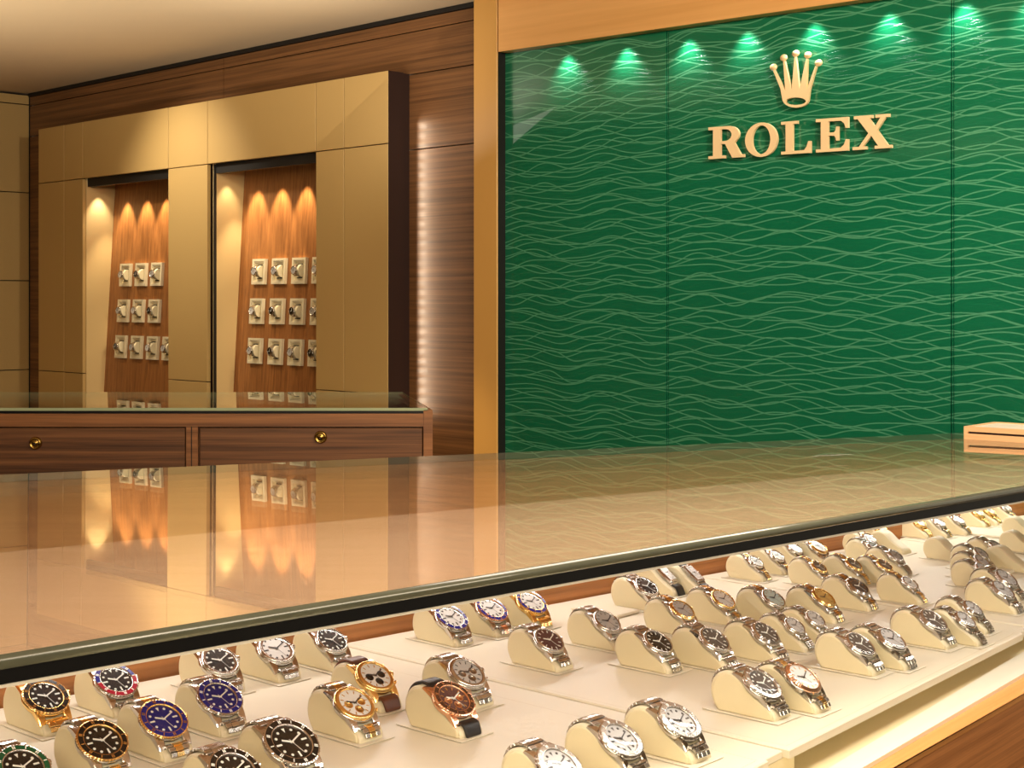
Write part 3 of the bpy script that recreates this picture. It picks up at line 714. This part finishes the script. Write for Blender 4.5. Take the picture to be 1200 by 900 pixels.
def build_watch(key, r=20, metal='steel', center=None, bezel='sport', bmetal=None, insert=None, dial='black', marks='dots', sub=False, strap='oyster', name='wrist_watch', hands='steel', inner=None):
    root = empty(name)
    m = M[metal]; mc = M[center or metal]; bm_ = M[bmetal or metal]
    T = S1 @ Th
    H = .26*r if r > 16 else 4.6
    # case: barrel and four lugs
    b = MB()
    if bezel != 'rect':
        b.lathe([(r*.70, -7.2), (r*.93, -6.8), (r*.99, -5.0), (r*1.0, -3.0), (r*.97, -1.4), (r*.90, -1.0)], 48, T=T)
        lw = r*.20
        for sx in (-1, 1):
            for sy in (-1, 1):
                y0 = sy*r*.60; cs = []
                for k in range(7):
                    q = k/6; x = sx*(r*.55+(r*.68)*q); top = -1.4-3.6*q**1.8*(r/20+.25); bot = -6.2-2.0*q**1.3
                    h = lw*(1-.25*q); cs.append([(x, y0-h, bot), (x, y0+h, bot), (x, y0+h, top-.7), (x, y0+h-.8, top), (x, y0-h+.8, top), (x, y0-h, top-.7)])
                vs = [p for c in cs for p in c]; fs = []
                for k in range(6):
                    for i in range(6): fs.append((k*6+i, k*6+(i+1) % 6, (k+1)*6+(i+1) % 6, (k+1)*6+i))
                fs += [tuple(range(5, -1, -1)), tuple(range(36, 42))]; b.add(vs, fs, 0, False, T)
    else:
        b.box(-r*1.15, r*1.15, -r*.62, r*.62, -6.5, -.4, T=T, ch=1.2)
        for sx in (-1, 1): b.box(min(sx*r*1.1, sx*r*1.35), max(sx*r*1.1, sx*r*1.35), -r*.6, r*.6, -6.5, -3, T=T, ch=.8)
    b.build('case', m, root)
    dm = [M['d_'+dial]] if not isinstance(dial, tuple) else None
    if bezel == 'rect':
        b = MB(); b.box(-r*.92, r*.92, -r*.46, r*.46, -.39, .1, T=T); b.build('dial', M['d_'+dial], root)
        b = MB()
        for k in range(12):
            a = k*math.pi/6; x, y = r*.78*math.cos(a), r*.36*math.sin(a); b.box(x-.6, x+.6, y-.4, y+.4, .11, .35, T=T)
        b.build('hour_markers', M['mark_dark'], root)
        ri = r*.45
    else:
        ri = {'sport': r*.74, 'smooth': r*.84, 'fluted': r*.80, 'diamond': r*.80, 'chrono': r*.78}[bezel]
        b = MB()
        if bezel == 'sport':
            pr = [(r*.92, -1.4), (r*1.0, -1.1), (r*1.02, .3), (r*.97, .9), (r*.955, 1.0)]
            b.lathe(pr, 96, T=T, knurl=((1, 2), .30), smooth=False); b.lathe([(ri*1.03, 1.25), (ri*1.0, 1.3), (ri*.97, .6), (ri*.96, -.3)], 48, T=T)
        elif bezel == 'fluted':
            b.lathe([(r*.97, -1.4), (r*.96, -.2), (r*.82, 1.5), (ri*.985, 1.2), (ri*.97, -.2)], 96, T=T, knurl=((1, 2), .16*r/18), smooth=False)
        elif bezel == 'diamond':
            b.lathe([(r*.97, -1.4), (r*.96, -.1), (r*.92, .9), (ri*1.02, 1.0), (ri*.97, -.2)], 48, T=T)
            for k in range(30):
                a = k*math.pi/15; rr = (r*.92+ri)/2; h = r*.07
                Tk = T @ Matrix.Rotation(a, 4, 'Z') @ Matrix.Translation((rr, 0, 1.0))
                b.add([(h, 0, 0), (0, h, 0), (-h, 0, 0), (0, -h, 0), (0, 0, h*.8)], [(0, 1, 4), (1, 2, 4), (2, 3, 4), (3, 0, 4)], 0, False, Tk)
        else:
            b.lathe([(r*.96, -1.4), (r*.955, -.2), (r*.90, .9), (ri*1.03, 1.35), (ri*.97, .9), (ri*.965, -.3)], 64, T=T)
        b.build('bezel', bm_, root)
        if insert:
            b = MB(); pr = [(r*.955, .95), (ri*1.03, 1.26)]
            seg = 72; vs = []
            for i in range(seg):
                a = 2*math.pi*i/seg
                for (rr, zz) in ((r*.955, .98), (ri*1.03, 1.3)): vs.append((rr*math.cos(a), rr*math.sin(a), zz))
            for i in range(seg):
                k = (i+1) % seg; mi = 0
                # 12 o'clock is local -x; y+ is 3 o'clock
                ang = (i+.5)/seg
                if insert == 'pepsi': mi = 0 if (ang < .25 or ang > .75) else 1
                b.f.append((2*i, 2*k, 2*k+1, 2*i+1)); b.m.append(mi); b.sm.append(True)
            b.v = [tuple(T @ Vector(p)) for p in vs]
            if insert == 'pepsi': b.build('bezel_insert', [M['d_red'], M['d_navy']], root)
            else: b.build('bezel_insert', M['d_'+insert] if ('d_'+insert) in M else M[insert], root)
            b = MB()
            for k in range(12):
                a = k*math.pi/6; Tk = T @ Matrix.Rotation(a, 4, 'Z'); rr = (r*.955+ri*1.03)/2; h = (r*.955-ri*1.03)*.34
                if k % 2 == 0:
                    b.box(rr-h, rr+h, -1.15, -.25, 1.2, 1.38, T=Tk); b.box(rr-h, rr+h, .25, 1.15, 1.2, 1.38, T=Tk)
                else: b.box(rr-h, rr+h, -.4, .4, 1.2, 1.38, T=Tk)
            b.build('bezel_numerals', M['lume'] if (bmetal or metal) == 'steel' else bm_, root)
        b = MB(); b.lathe([(.001, -.25), (ri*.5, -.25), (ri*.97, -.25)], 48, T=T); b.build('dial', M['d_'+dial], root)
        if inner:
            b = MB(); b.lathe([(ri*.84, -.22), (ri*.97, -.1)], 48, T=T); b.build('chapter_ring', M[inner], root)
        b = MB(); mk = M['lume'] if dial in ('black', 'blue', 'green', 'brown', 'choc', 'slate', 'grey', 'navy') else M['mark_dark']
        for k in range(12):
            a = k*math.pi/6; Tk = T @ Matrix.Rotation(a, 4, 'Z')
            if marks == 'dots':
                if k == 6: b.add([(ri*.84, 1.5, -.1), (ri*.84, -1.5, -.1), (ri*.58, 0, -.1)], [(0, 1, 2)], 0, False, Tk)
                elif k % 3 == 0: b.box(ri*.56, ri*.86, -.75, .75, -.2, .02, T=Tk)
                else: b.lathe([(.001, .02), (1.15, .02), (1.2, -.2)], 12, T=Tk @ Matrix.Translation((ri*.76, 0, 0)))
            else: b.box(ri*.68, ri*.88, -ri*.028, ri*.028, -.2, .05, T=Tk)
        if marks == 'dots': b.build('hour_markers', M['lume'] if mk == M['lume'] else M['mark_dark'], root)
        else: b.build('hour_markers', (M['gold'] if (bmetal or metal) in ('gold', 'rose') or center in ('gold', 'rose') else mk), root)
        if sub:
            b = MB()
            for (sx, sy) in ((0, ri*.46), (0, -ri*.46), (ri*.46, 0)):
                b.lathe([(.001, -.2), (ri*.17, -.2), (ri*.17, -.14), (ri*.26, -.14), (ri*.27, -.2)], 24, mi=0, T=T @ Matrix.Translation((sx, sy, 0)))
            b.build('subdial', M[sub], root)
    # hands
    b = MB(); hm = M['lume'] if dial in ('black', 'blue', 'green', 'choc', 'brown', 'slate', 'grey') else M['mark_dark']
    L1, L2 = (ri*.78, ri*.5)
    for a, L, wd in ((math.radians(115), L1, .55), (math.radians(245), L2, .8)):
        Tk = T @ Matrix.Rotation(a, 4, 'Z'); b.box(-ri*.1, L, -wd*r/20, wd*r/20, .15, .32, T=Tk)
    Tk = T @ Matrix.Rotation(math.radians(20), 4, 'Z'); b.box(-ri*.18, ri*.8, -.18, .18, .36, .45, T=Tk)
    b.lathe([(.001, .5), (.8, .5), (.85, .1)], 12, T=T)
    b.build('hands', hm, root)
    # crystal
    b = MB()
    if bezel == 'rect': b.box(-r*.94, r*.94, -r*.48, r*.48, .5, 1.0, T=T)
    else: b.lathe([(.001, 1.75), (ri*.5, 1.68), (ri*.9, 1.52), (ri*.955, 1.25)], 40, T=T)
    b.build('crystal', M['crystal'], root)
    # crown at three o'clock
    b = MB(); cr = r*.13
    Tc = T @ Matrix.Translation((0, (r*.95 if bezel != 'rect' else r*.6), -3.4)) @ Matrix.Rotation(-math.pi/2, 4, 'X')
    b.lathe([(cr*.7, 0), (cr*.7, 1.2), (cr, 1.3), (cr, 3.6), (cr*.8, 4.0), (.001, 4.05)], 20, T=Tc, knurl=((2, 3), .12), smooth=False)
    if sub:
        for s_ in (-1, 1): b.lathe([(cr*.45, 0), (cr*.45, 2.2), (cr*.75, 2.3), (cr*.75, 3.2), (.001, 3.3)], 14, T=T @ Matrix.Rotation(s_*.52, 4, 'Z') @ Matrix.Translation((0, r*.95, -3.2)) @ Matrix.Rotation(-math.pi/2, 4, 'X'))
    b.build('crown', bm_, root)
    # bracelet or strap
    front, back = band_path(r if bezel != 'rect' else r*1.2)
    w0, w1 = r*1.04, r*.84
    if bezel == 'rect': w0 = w1 = r*1.05
    if strap in ('oyster', 'jubilee'):
        st_, rows = (4.6, 3) if strap == 'oyster' else (2.9, 5)
        if r < 16: st_ = 2.6
        for path in (front, back):
            b = MB(); links(b, path, w0, w1, st_, 'outer', rows=rows); br = b.build('bracelet', M['steel_b'] if metal == 'steel' else m, root)
            b = MB(); links(b, path, w0, w1, st_, 'center', rows=rows); o = b.build('center_links', mc, br)
            if center and center != metal: o['label'] = 'gold centre links'
    else:
        for path in (front, back):
            b = MB(); n = len(path); vs = []
            for i, p in enumerate(path):
                a = Vector(path[max(0, i-1)]); c = Vector(path[min(n-1, i+1)]); t = (c-a).normalized(); nn = Vector((-t.y, t.x))
                if nn.y < 0 and abs(t.x) > .2: nn = -nn
                if path is front and nn.x < 0: nn = -nn
                if path is back and nn.x > 0 and abs(t.x) < .3: nn = -nn
                wd = (w0+(w1-w0)*i/n)/2; P_ = Vector(p)
                lo, hi = P_-nn*1.2, P_+nn*1.1
                vs += [(lo.x, WST/2-wd, lo.y), (hi.x-nn.x*.5, WST/2-wd, hi.y-nn.y*.5), (hi.x, WST/2-wd+1.2, hi.y), (hi.x, WST/2+wd-1.2, hi.y), (hi.x-nn.x*.5, WST/2+wd, hi.y-nn.y*.5), (lo.x, WST/2+wd, lo.y)]
            fs = []
            for k in range(n-1):
                for i in range(6): fs.append((k*6+i, k*6+(i+1) % 6, (k+1)*6+(i+1) % 6, (k+1)*6+i))
            fs += [tuple(range(5, -1, -1)), tuple(range(6*n-6, 6*n))]; b.add(vs, fs, 0, False, S1); b.build('strap', M['strap_'+strap], root)
    return root
STY = dict(
 goldgmt=dict(r=20.5, metal='gold', insert='black', dial='black'),
 pepsi=dict(r=20.5, insert='pepsi', dial='black'),
 ttblack=dict(r=20.5, metal='steel', center='gold', bmetal='gold', insert='black', dial='black'),
 ttblue=dict(r=20.5, metal='steel', center='gold', bmetal='gold', insert='navy', dial='blue'),
 greenb=dict(r=20.5, insert='green', dial='black'),
 expblack=dict(r=20.5, bezel='smooth', dial='black', inner='steel'),
 bluesub=dict(r=20.5, insert='navy', dial='blue'),
 expwhite=dict(r=20.5, bezel='smooth', dial='white', inner='steel'),
 explorer=dict(r=19, bezel='smooth', dial='black', marks='dots'),
 goldchrono=dict(r=20, metal='gold', bezel='chrono', dial='white', marks='bars', sub='d_black', strap='brown'),
 ttchrono=dict(r=20, center='gold', bmetal='gold', bezel='chrono', dial='white', marks='bars', sub='gold'),
 deep=dict(r=22, insert='black', dial='black'),
 blacksub=dict(r=20.5, insert='black', dial='black'),
 yachtsteel=dict(r=20.5, insert='navy', dial='white'),
 yachtrose=dict(r=20.5, center='rose', bmetal='rose', insert='navy', dial='white'),
 yachtgold=dict(r=20.5, metal='gold', insert='navy', dial='white'),
 steelchrono=dict(r=20, bezel='chrono', dial='silver', marks='bars', sub='steel_b'),
 rosechrono=dict(r=20, metal='rose', bezel='sport', insert='brown', dial='choc', marks='bars', sub='rose', strap='black'),
 choc=dict(r=18.5, bezel='smooth', dial='choc', marks='bars'),
 silver=dict(r=18, bezel='smooth', dial='silver', marks='bars'),
 black=dict(r=18, bezel='smooth', dial='black', marks='bars'),
 slate=dict(r=18.5, bezel='smooth', dial='slate', marks='bars'),
 rect=dict(r=14, bezel='rect', dial='white', strap='black'),
 ttsilver=dict(r=17.5, bezel='fluted', bmetal='gold', center='gold', dial='silver', marks='bars'),
 ttwhite=dict(r=17.5, bezel='smooth', bmetal='gold', center='gold', dial='white', marks='bars'),
 ttmop=dict(r=17.5, bezel='smooth', bmetal='steel', center='gold', dial='mop', marks='bars'),
 ttchamp=dict(r=17.5, bezel='fluted', bmetal='gold', center='gold', dial='champagne', marks='bars'),
 ttslate=dict(r=17.5, bezel='fluted', bmetal='steel', center='gold', dial='slate', marks='bars'),
 yacht=dict(r=19.5, bezel='sport', insert='steel_b', dial='silver', marks='dots'),
 dj=dict(r=18, bezel='fluted', dial='slate', marks='bars'),
 djblack=dict(r=19.5, bezel='sport', insert='steel_b', dial='slate', marks='dots'),
 ttfluted=dict(r=19.5, bezel='fluted', bmetal='rose', center='gold', dial='white', marks='bars'),
 lady_white=dict(r=14, bezel='diamond', center='gold', dial='white', marks='bars', strap='jubilee'),
 lady_gold=dict(r=14.5, bezel='diamond', metal='gold', dial='white', marks='bars', strap='jubilee'),
 lady_slate=dict(r=15, bezel='fluted', center='gold', bmetal='gold', dial='grey', marks='bars', strap='jubilee'),
 lady_silver=dict(r=15, bezel='fluted', dial='silver', marks='bars', strap='jubilee'),
 lady_steel=dict(r=15, bezel='smooth', dial='silver', marks='bars'),
 lady_big=dict(r=17.5, bezel='fluted', center='gold', bmetal='gold', dial='silver', marks='bars', strap='jubilee'),
)
# x, y = centre of the dial in the photo, s = size of stand and watch
WL = [
 (54, 816, 1.02, 'goldgmt', 'all-gold sports watch with black dial, at the left picture edge'),
 (136, 797, 1.02, 'pepsi', 'steel sports watch with red and blue bezel'),
 (120, 868, 1.02, 'ttblack', 'steel and gold dive watch with black dial and black bezel'),
 (192, 843, 1.02, 'ttblue', 'steel and gold dive watch with blue dial and gold-rimmed blue bezel'),
 (27, 899, 1.02, 'greenb', 'steel dive watch with green bezel, cut off at the bottom left corner'),
 (258, 774, 1.02, 'expblack', 'steel watch with black dial and plain steel bezel behind a blue one'),
 (258, 817, 1.02, 'bluesub', 'all-steel dive watch with blue dial and blue bezel'),
 (324, 760, 1.02, 'expwhite', 'steel watch with white dial and plain bezel, between two black-dial ones'),
 (389, 750, .99, 'explorer', 'small-bezel black dial steel watch directly behind the gold chronograph'),
 (440, 792, 1.0, 'goldchrono', 'gold chronograph with white dial, black subdials and brown leather strap'),
 (416, 824, 1.0, 'ttchrono', 'steel and gold chronograph with white dial beside the brown-strapped one'),
 (342, 870, 1.06, 'deep', 'thick steel dive watch with black dial and bezel, largest at front'),
 (276, 903, 1.02, 'blacksub', 'steel black-bezel watch cut off by the bottom picture edge'),
 (529, 723, 1.0, 'yachtsteel', 'steel watch with white dial and blue bezel, leftmost of three such'),
 (576, 713, 1.0, 'yachtrose', 'steel and rose gold watch with white dial and blue bezel'),
 (623, 705, 1.0, 'yachtgold', 'all-gold watch with white dial and blue bezel'),
 (548, 788, 1.0, 'steelchrono', 'steel chronograph with silver dial behind the black-strapped rose gold one'),
 (532, 819, 1.0, 'rosechrono', 'rose gold chronograph with dark dial on a black leather strap'),
 (644, 750, .98, 'choc', 'steel watch with purplish brown dial standing alone near a groove'),
 (712, 728, .98, 'silver', 'steel watch with silver dial behind and right of the brown-dial one'),
 (758, 687, .96, 'black', 'steel watch with black dial, beside the two rectangular watches'),
 (782, 671, .95, 'rect', 'left one of two rectangular watches on black leather straps'),
 (814, 671, .93, 'rect', 'right one of two rectangular watches on black leather straps'),
 (800, 714, .96, 'ttsilver', 'gold-bezel watch with silver dial just below the rectangular watches'),
 (848, 702, .96, 'ttwhite', 'steel and gold watch with white dial, right below the right rectangular watch'),
 (772, 752, .98, 'black', 'steel black-dial watch, right of the lone brown-dial one'),
 (838, 749, .99, 'slate', 'steel watch with dark brown dial immediately right of a black-dial one'),
 (656, 896, 1.0, 'yacht', 'steel silver-dial watch cut off by the bottom edge, first of three'),
 (728, 866, 1.0, 'yacht', 'steel watch with silver dial and raised bezel, middle of three in front'),
 (797, 845, 1.02, 'yacht', 'steel watch with silver dial, rightmost and largest of three in front'),
 (886, 658, .86, 'lady_white', 'small diamond-set lady watch, left of three at the orange back panel'),
 (911, 651, .86, 'lady_white', 'small diamond-set lady watch, middle of three at the orange back panel'),
 (932, 642, .88, 'lady_white', 'small diamond-set lady watch, right of three at the orange back panel'),
 (959, 640, .90, 'lady_big', 'white-dial jubilee watch on the tall stand touching the back panel'),
 (960, 664, .86, 'lady_slate', 'small gold-bezel grey-dial watch in front of the three diamond-set ones'),
 (1001, 661, .90, 'lady_slate', 'grey-dial gold-bezel watch right of a smaller grey-dial one'),
 (907, 701, .95, 'ttmop', 'steel and gold watch with pale greenish dial'),
 (966, 700, .95, 'ttchamp', 'steel and gold watch with champagne brown dial'),
 (1006, 687, .95, 'ttslate', 'steel and gold watch with grey dial, next to the champagne-dial one'),
 (898, 742, .97, 'dj', 'grey-dial steel watch with fluted bezel, left of two small ones'),
 (932, 733, .88, 'lady_steel', 'left one of two small plain steel watches in the second tray'),
 (956, 725, .86, 'lady_steel', 'right one of two small plain steel watches in the second tray'),
 (1009, 755, .97, 'slate', 'steel watch with shiny dark dial, left of two at tray edge'),
 (1046, 749, .97, 'silver', 'steel silver-dial watch at the tray edge, right behind a dark-dial one'),
 (894, 801, 1.0, 'djblack', 'large dark-dial steel watch near the front corner of the tray'),
 (942, 794, .99, 'ttfluted', 'gold-fluted-bezel watch with white dial near the tray front corner'),
 (1033, 619, .86, 'lady_gold', 'gold jewelled lady watch, furthest back of the tight cluster of five'),
 (1020, 631, .84, 'lady_white', 'jewelled lady watch second from the back in the tight cluster'),
 (1024, 640, .84, 'lady_silver', 'silver-dial lady watch in the middle of the tight cluster'),
 (1050, 651, .88, 'lady_silver', 'silver-dial lady watch rightmost in the tight cluster'),
 (1037, 662, .86, 'lady_slate', 'small lady watch at the very front of the tight cluster'),
 (1067, 683, .86, 'lady_white', 'small lady watch standing by itself below the cluster of five'),
 (1078, 612, .84, 'lady_gold', 'gold lady watch, left of three at the far back panel'),
 (1101, 612, .82, 'lady_white', 'lady watch, middle of three at the far back panel'),
 (1124, 609, .82, 'lady_white', 'lady watch, right of three at the far back panel'),
 (1146, 600, .84, 'lady_gold', 'jewelled gold watch, left one of the last pair at the back'),
 (1160, 598, .84, 'lady_gold', 'jewelled gold watch, right one of the last pair at the back'),
 (1179, 594, .80, 'lady_white', 'tiny lady watch furthest back of all, against the peach-lit back panel'),
 (1168, 640, .90, 'lady_silver', 'steel lady watch behind the close stack of three at the right'),
 (1150, 648, .86, 'lady_silver', 'steel lady watch, rear of the close three at the right'),
 (1151, 657, .86, 'lady_steel', 'steel lady watch, middle of the close three at the right'),
 (1153, 667, .86, 'lady_steel', 'steel lady watch, front of the close three at the right'),
 (1180, 677, .92, 'silver', 'partly hidden steel watch, rear of the pair at right edge'),
 (1176, 691, .92, 'silver', 'steel watch, front of the pair at the right picture edge'),
 (1095, 727, .97, 'slate', 'steel dark-dial watch, leftmost of three at the third tray front'),
 (1132, 726, .90, 'lady_steel', 'small steel watch, middle of three at the third tray front'),
 (1141, 713, .90, 'lady_silver', 'small steel watch, rearmost of three at the third tray front'),
]
used = {}
TWR = Matrix.Rotation(ANG, 4, 'Z')
def pos_for(x, y, s):
    h = HT-HEAD.z*MM*s; p = Pn(x, y, h)
    off = TWR @ Vector((HEAD.x*MM*s, HEAD.y*MM*s, 0)); return Vector((p.x-off.x, p.y-off.y, TOPZ+.0003))
first_stand = True
def place_stand(p, s, label):
    global first_stand
    o = STAND if first_stand else copy_tree(STAND); first_stand = False
    o.matrix_world = Matrix.Translation(p) @ TWR @ Matrix.Scale(s, 4)
    tag(o, label, 'watch stand', 'cream leather watch stands'); return o
for (x, y, s, sty, lb) in WL:
    p = pos_for(x, y, s)
    place_stand(p, s, 'stand under the '+lb)
    if sty not in used: wv = build_watch(sty, **STY[sty]); used[sty] = wv
    else: wv = copy_tree(used[sty])
    wv.matrix_world = Matrix.Translation(p) @ TWR @ Matrix.Scale(s, 4)
    tag(wv, lb, 'watch', 'watches in the show case')
# stands without a watch
for (x, y, s, lb) in ((1116, 637, .84, 'empty cream stand alone between the far cluster and the close stack of three'),
                      (1051, 629, .84, 'empty cream stand peeking out behind the tight cluster of five watches'),
                      (1190, 648, .86, 'empty cream stand at the right picture edge, nearest of three empty ones'),
                      (1203, 629, .80, 'empty cream stand at the right picture edge, middle of three empty ones'),
                      (1204, 612, .80, 'empty cream stand at the right picture edge, furthest of three empty ones')):
    place_stand(pos_for(x, y, s), s, lb)
# small blank plaques lying on the trays
for (x, y, u_, v_, lb) in ((709, 713, .036, .022, 'blank cream plaque lying in front of the black-dial watch by the back panel'),
                           (1156, 623, .040, .030, 'blank cream plaque lying in front of the last pair of gold watches'),
                           (1175, 612, .022, .022, 'blank cream plaque beside the furthest lady watch'),
                           (1167, 668, .018, .022, 'blank cream plaque right of the close stack of three')):
    p = Pn(x, y, HT-.004); b = MB(); b.box(-u_, u_, -v_, v_, 0, .004, 0, ch=.0008)
    o = b.build('plaque', M['tray'], T=Matrix.Translation((p.x, p.y, TOPZ+.0002)) @ TWR); tag(o, lb, 'plaque', 'blank plaques')

# ------------------------------------------------------------------ cards and watches in the niches
SL = math.atan(.062)
def build_card():
    r = empty('watch_card'); W_ = .0312; H_ = .0365
    b = MB(); # frame with stepped recess
    for (a, c, e, f) in ((-W_, W_, H_-.007, H_), (-W_, W_, -H_, -H_+.007), (-W_, -W_+.007, -H_+.007, H_-.007), (W_-.007, W_, -H_+.007, H_-.007)):
        b.box(a, c, -.010, -.0005, e, f, 0)
    for (a, c, e, f) in ((-W_+.007, W_-.007, H_-.011, H_-.007), (-W_+.007, W_-.007, -H_+.007, -H_+.011), (-W_+.007, -W_+.010, -H_+.011, H_-.011), (W_-.010, W_-.007, -H_+.011, H_-.011)):
        b.box(a, c, -.0075, -.0005, e, f, 0)
    b.build('frame', M['leather'], r)
    b = MB(); b.box(-W_+.010, W_-.010, -.004, -.0005, -H_+.011, H_-.011, 0); b.build('recess', M['leather_side'], r)
    b = MB(); b.box(-.012, .012, -.0046, -.0040, .0165, .0205, 0); b.box(-.012, .012, -.0046, -.0040, -.0205, -.0165, 0); b.build('slot', M['dark'], r)
    b = MB(); n = 14; vs = []
    for sx in (-.0135, .0165):
        for i in range(n+1):
            a = math.pi*i/n; vs.append((sx, -.004-.019*math.sin(a)**.8 if 0 < i < n else -.004, .0175*math.cos(a)))
    fs = [(i, i+1, n+2+i, n+1+i) for i in range(n)]+[tuple(range(n+1)), tuple(range(2*n+1, n, -1))]
    b.add(vs, fs, 0, False); b.build('cushion', M['leather'], r)
    return r
def build_small(dial, metal):
    r = empty('card_watch')
    n = 16; b = MB(); wd = .0085; vs = []
    for i in range(n+1):
        a = math.pi*i/n; sn = math.sin(a)**.8 if 0 < i < n else 0
        y, z = -.0048-.0195*sn, .0186*math.cos(a)
        for sx in (-wd, -wd*.4, wd*.4, wd): vs.append((sx, y-(.0012 if abs(sx) < wd*.9 else 0)-(.0007 if i % 2 else 0), z))
        vs += [(wd, y+.002, z), (-wd, y+.002, z)]
    fs = []
    for i in range(n):
        for k in range(6): fs.append((i*6+k, i*6+(k+1) % 6, (i+1)*6+(k+1) % 6, (i+1)*6+k))
    fs += [(0, 1, 2, 3, 4, 5), tuple(range(6*n+5, 6*n-1, -1))]
    b.add(vs, fs); b.build('bracelet', M[metal], r)
    T = Matrix.Translation((0, -.0262, 0)) @ Matrix.Rotation(math.pi/2, 4, 'X') @ Matrix.Scale(.00122, 4)
    b = MB(); b.lathe([(7.5, -3.5), (10.2, -2.8), (10.5, 0), (9.6, 1.3), (8.3, 1.2), (8.2, .4)], 28, T=T); b.build('case', M[metal], r)
    b = MB(); b.lathe([(.001, .5), (8.3, .5)], 24, T=T); b.box(-.4, .4, 0, 6.4, .52, .7, 1, T=T); b.box(-4, 0, -.5, .5, .52, .7, 1, T=T); b.build('dial', [M['d_'+dial], M['lume'] if dial in ('black', 'slate') else M['mark_dark']], r)
    return r
CARD = build_card(); SMALL = {}
ROWY = {0: 322, 1: 364, 2: 407}
firstc = True
rown = ['top', 'middle', 'bottom']
def card_at(xc, z, lb_place, dial, metal):
    global firstc
    y = board_y(z); u = CAB.u(xc, y)
    w_ = CAB.w(u, y-.0002, z)
    T = Matrix.Translation(w_) @ Matrix.Rotation(CAB.ang, 4, 'Z') @ Matrix.Rotation(-SL, 4, 'X')
    c = CARD if firstc else copy_tree(CARD); firstc = False
    c.matrix_world = T; tag(c, 'square holder in the '+lb_place, 'watch holder', 'square watch holders in the wall niches')
    k = (dial, metal)
    if k not in SMALL: SMALL[k] = build_small(*k); s_ = SMALL[k]
    else: s_ = copy_tree(SMALL[k])
    s_.matrix_world = T @ Matrix.Rotation(math.radians(-6), 4, 'Z') if False else T
    tag(s_, {'white': 'white-dial', 'silver': 'silver-dial', 'black': 'black-dial', 'slate': 'dark-dial'}[dial]+' '+('gold' if metal == 'gold' else 'steel')+' watch in the '+lb_place, 'watch', 'watches in the wall niches')
NL = [((149.3, 167.5, 186), 322), ((146.5, 164.4, 183), 364.5), ((143.8, 162.2, 181), 407)]
NR = [((306, 329.2, 353, 377), 318), ((303.2, 326.8, 350.7, 375), 365), ((301, 325, 348.5, 372.5), 412)]
coln = ['first from left', 'second from left', 'third from left', 'fourth and half hidden']
DL = {(0, 2): ('black', 'steel'), (1, 2): ('slate', 'steel'), (1, 1): ('black', 'steel')}
for r_, (xs, y) in enumerate(NL):
    for c_, x in enumerate(xs):
        card_at(x, CAB.z(165, y+(0), board_y(1.3)), 'left niche, %s row, %s' % (rown[r_], coln[c_]), *(('white', 'silver', 'slate')[(r_+2*c_) % 3] if (r_, c_) != (1, 2) else 'black', 'steel'))
card_at(199.5, CAB.z(165, 407, board_y(1.3)), 'left niche, bottom row, fourth and half hidden', 'silver', 'steel')
DR = [['silver', 'silver', 'silver', 'white'], ['white', 'black', 'black', 'silver'], ['silver', 'black', 'silver', 'black']]
for r_, (xs, y) in enumerate(NR):
    for c_, x in enumerate(xs):
        card_at(x, CAB.z(327, y, board_y(1.3)), 'right niche, %s row, %s' % (rown[r_], coln[c_]), DR[r_][c_], 'steel')

# ------------------------------------------------------------------ wooden presentation tray on the glass at the right
pa = Pt(1129.5, 514.5); pb = Pt(1200, 518.5)
d = (pb-pa); d.z = 0; d.normalize(); n_ = Vector((-d.y, d.x, 0)); angt = math.atan2(d.y, d.x)
T = Matrix.Translation((pa.x, pa.y, pa.z-.0002)) @ Matrix.Rotation(angt, 4, 'Z')
wt = empty('wooden_tray', T); tag(wt, 'flat pale wood presentation tray lying on the glass top at the right picture edge', 'tray')
M['pale_wood'] = wood('pale_wood', (216, 168, 116), (240, 200, 150), 'x', 1.0, .4)
hh = 15.2/F*pa.y
b = MB(); b.box(0, .30, 0, .006, 0, hh*.45, 0); b.box(0, .30, 0, .006, hh*.62, hh, 0); b.box(0, .006, 0, .006, hh*.45, hh*.62, 0)
b.box(0, .006, .006, .10, 0, hh, 0); b.box(0.294, .30, .006, .10, 0, hh, 0); b.box(0, .30, .10, .106, 0, hh, 0); b.build('frame', M['pale_wood'], wt)
b = MB(); b.box(.006, .294, .004, .1, hh*.1, hh*.6, 0); b.build('shadow_slot', M['darkbrown'], wt)
b = MB(); b.box(.006, .294, .006, .10, hh*.62, hh*.92, 0); b.build('lining', M['tray'], wt)
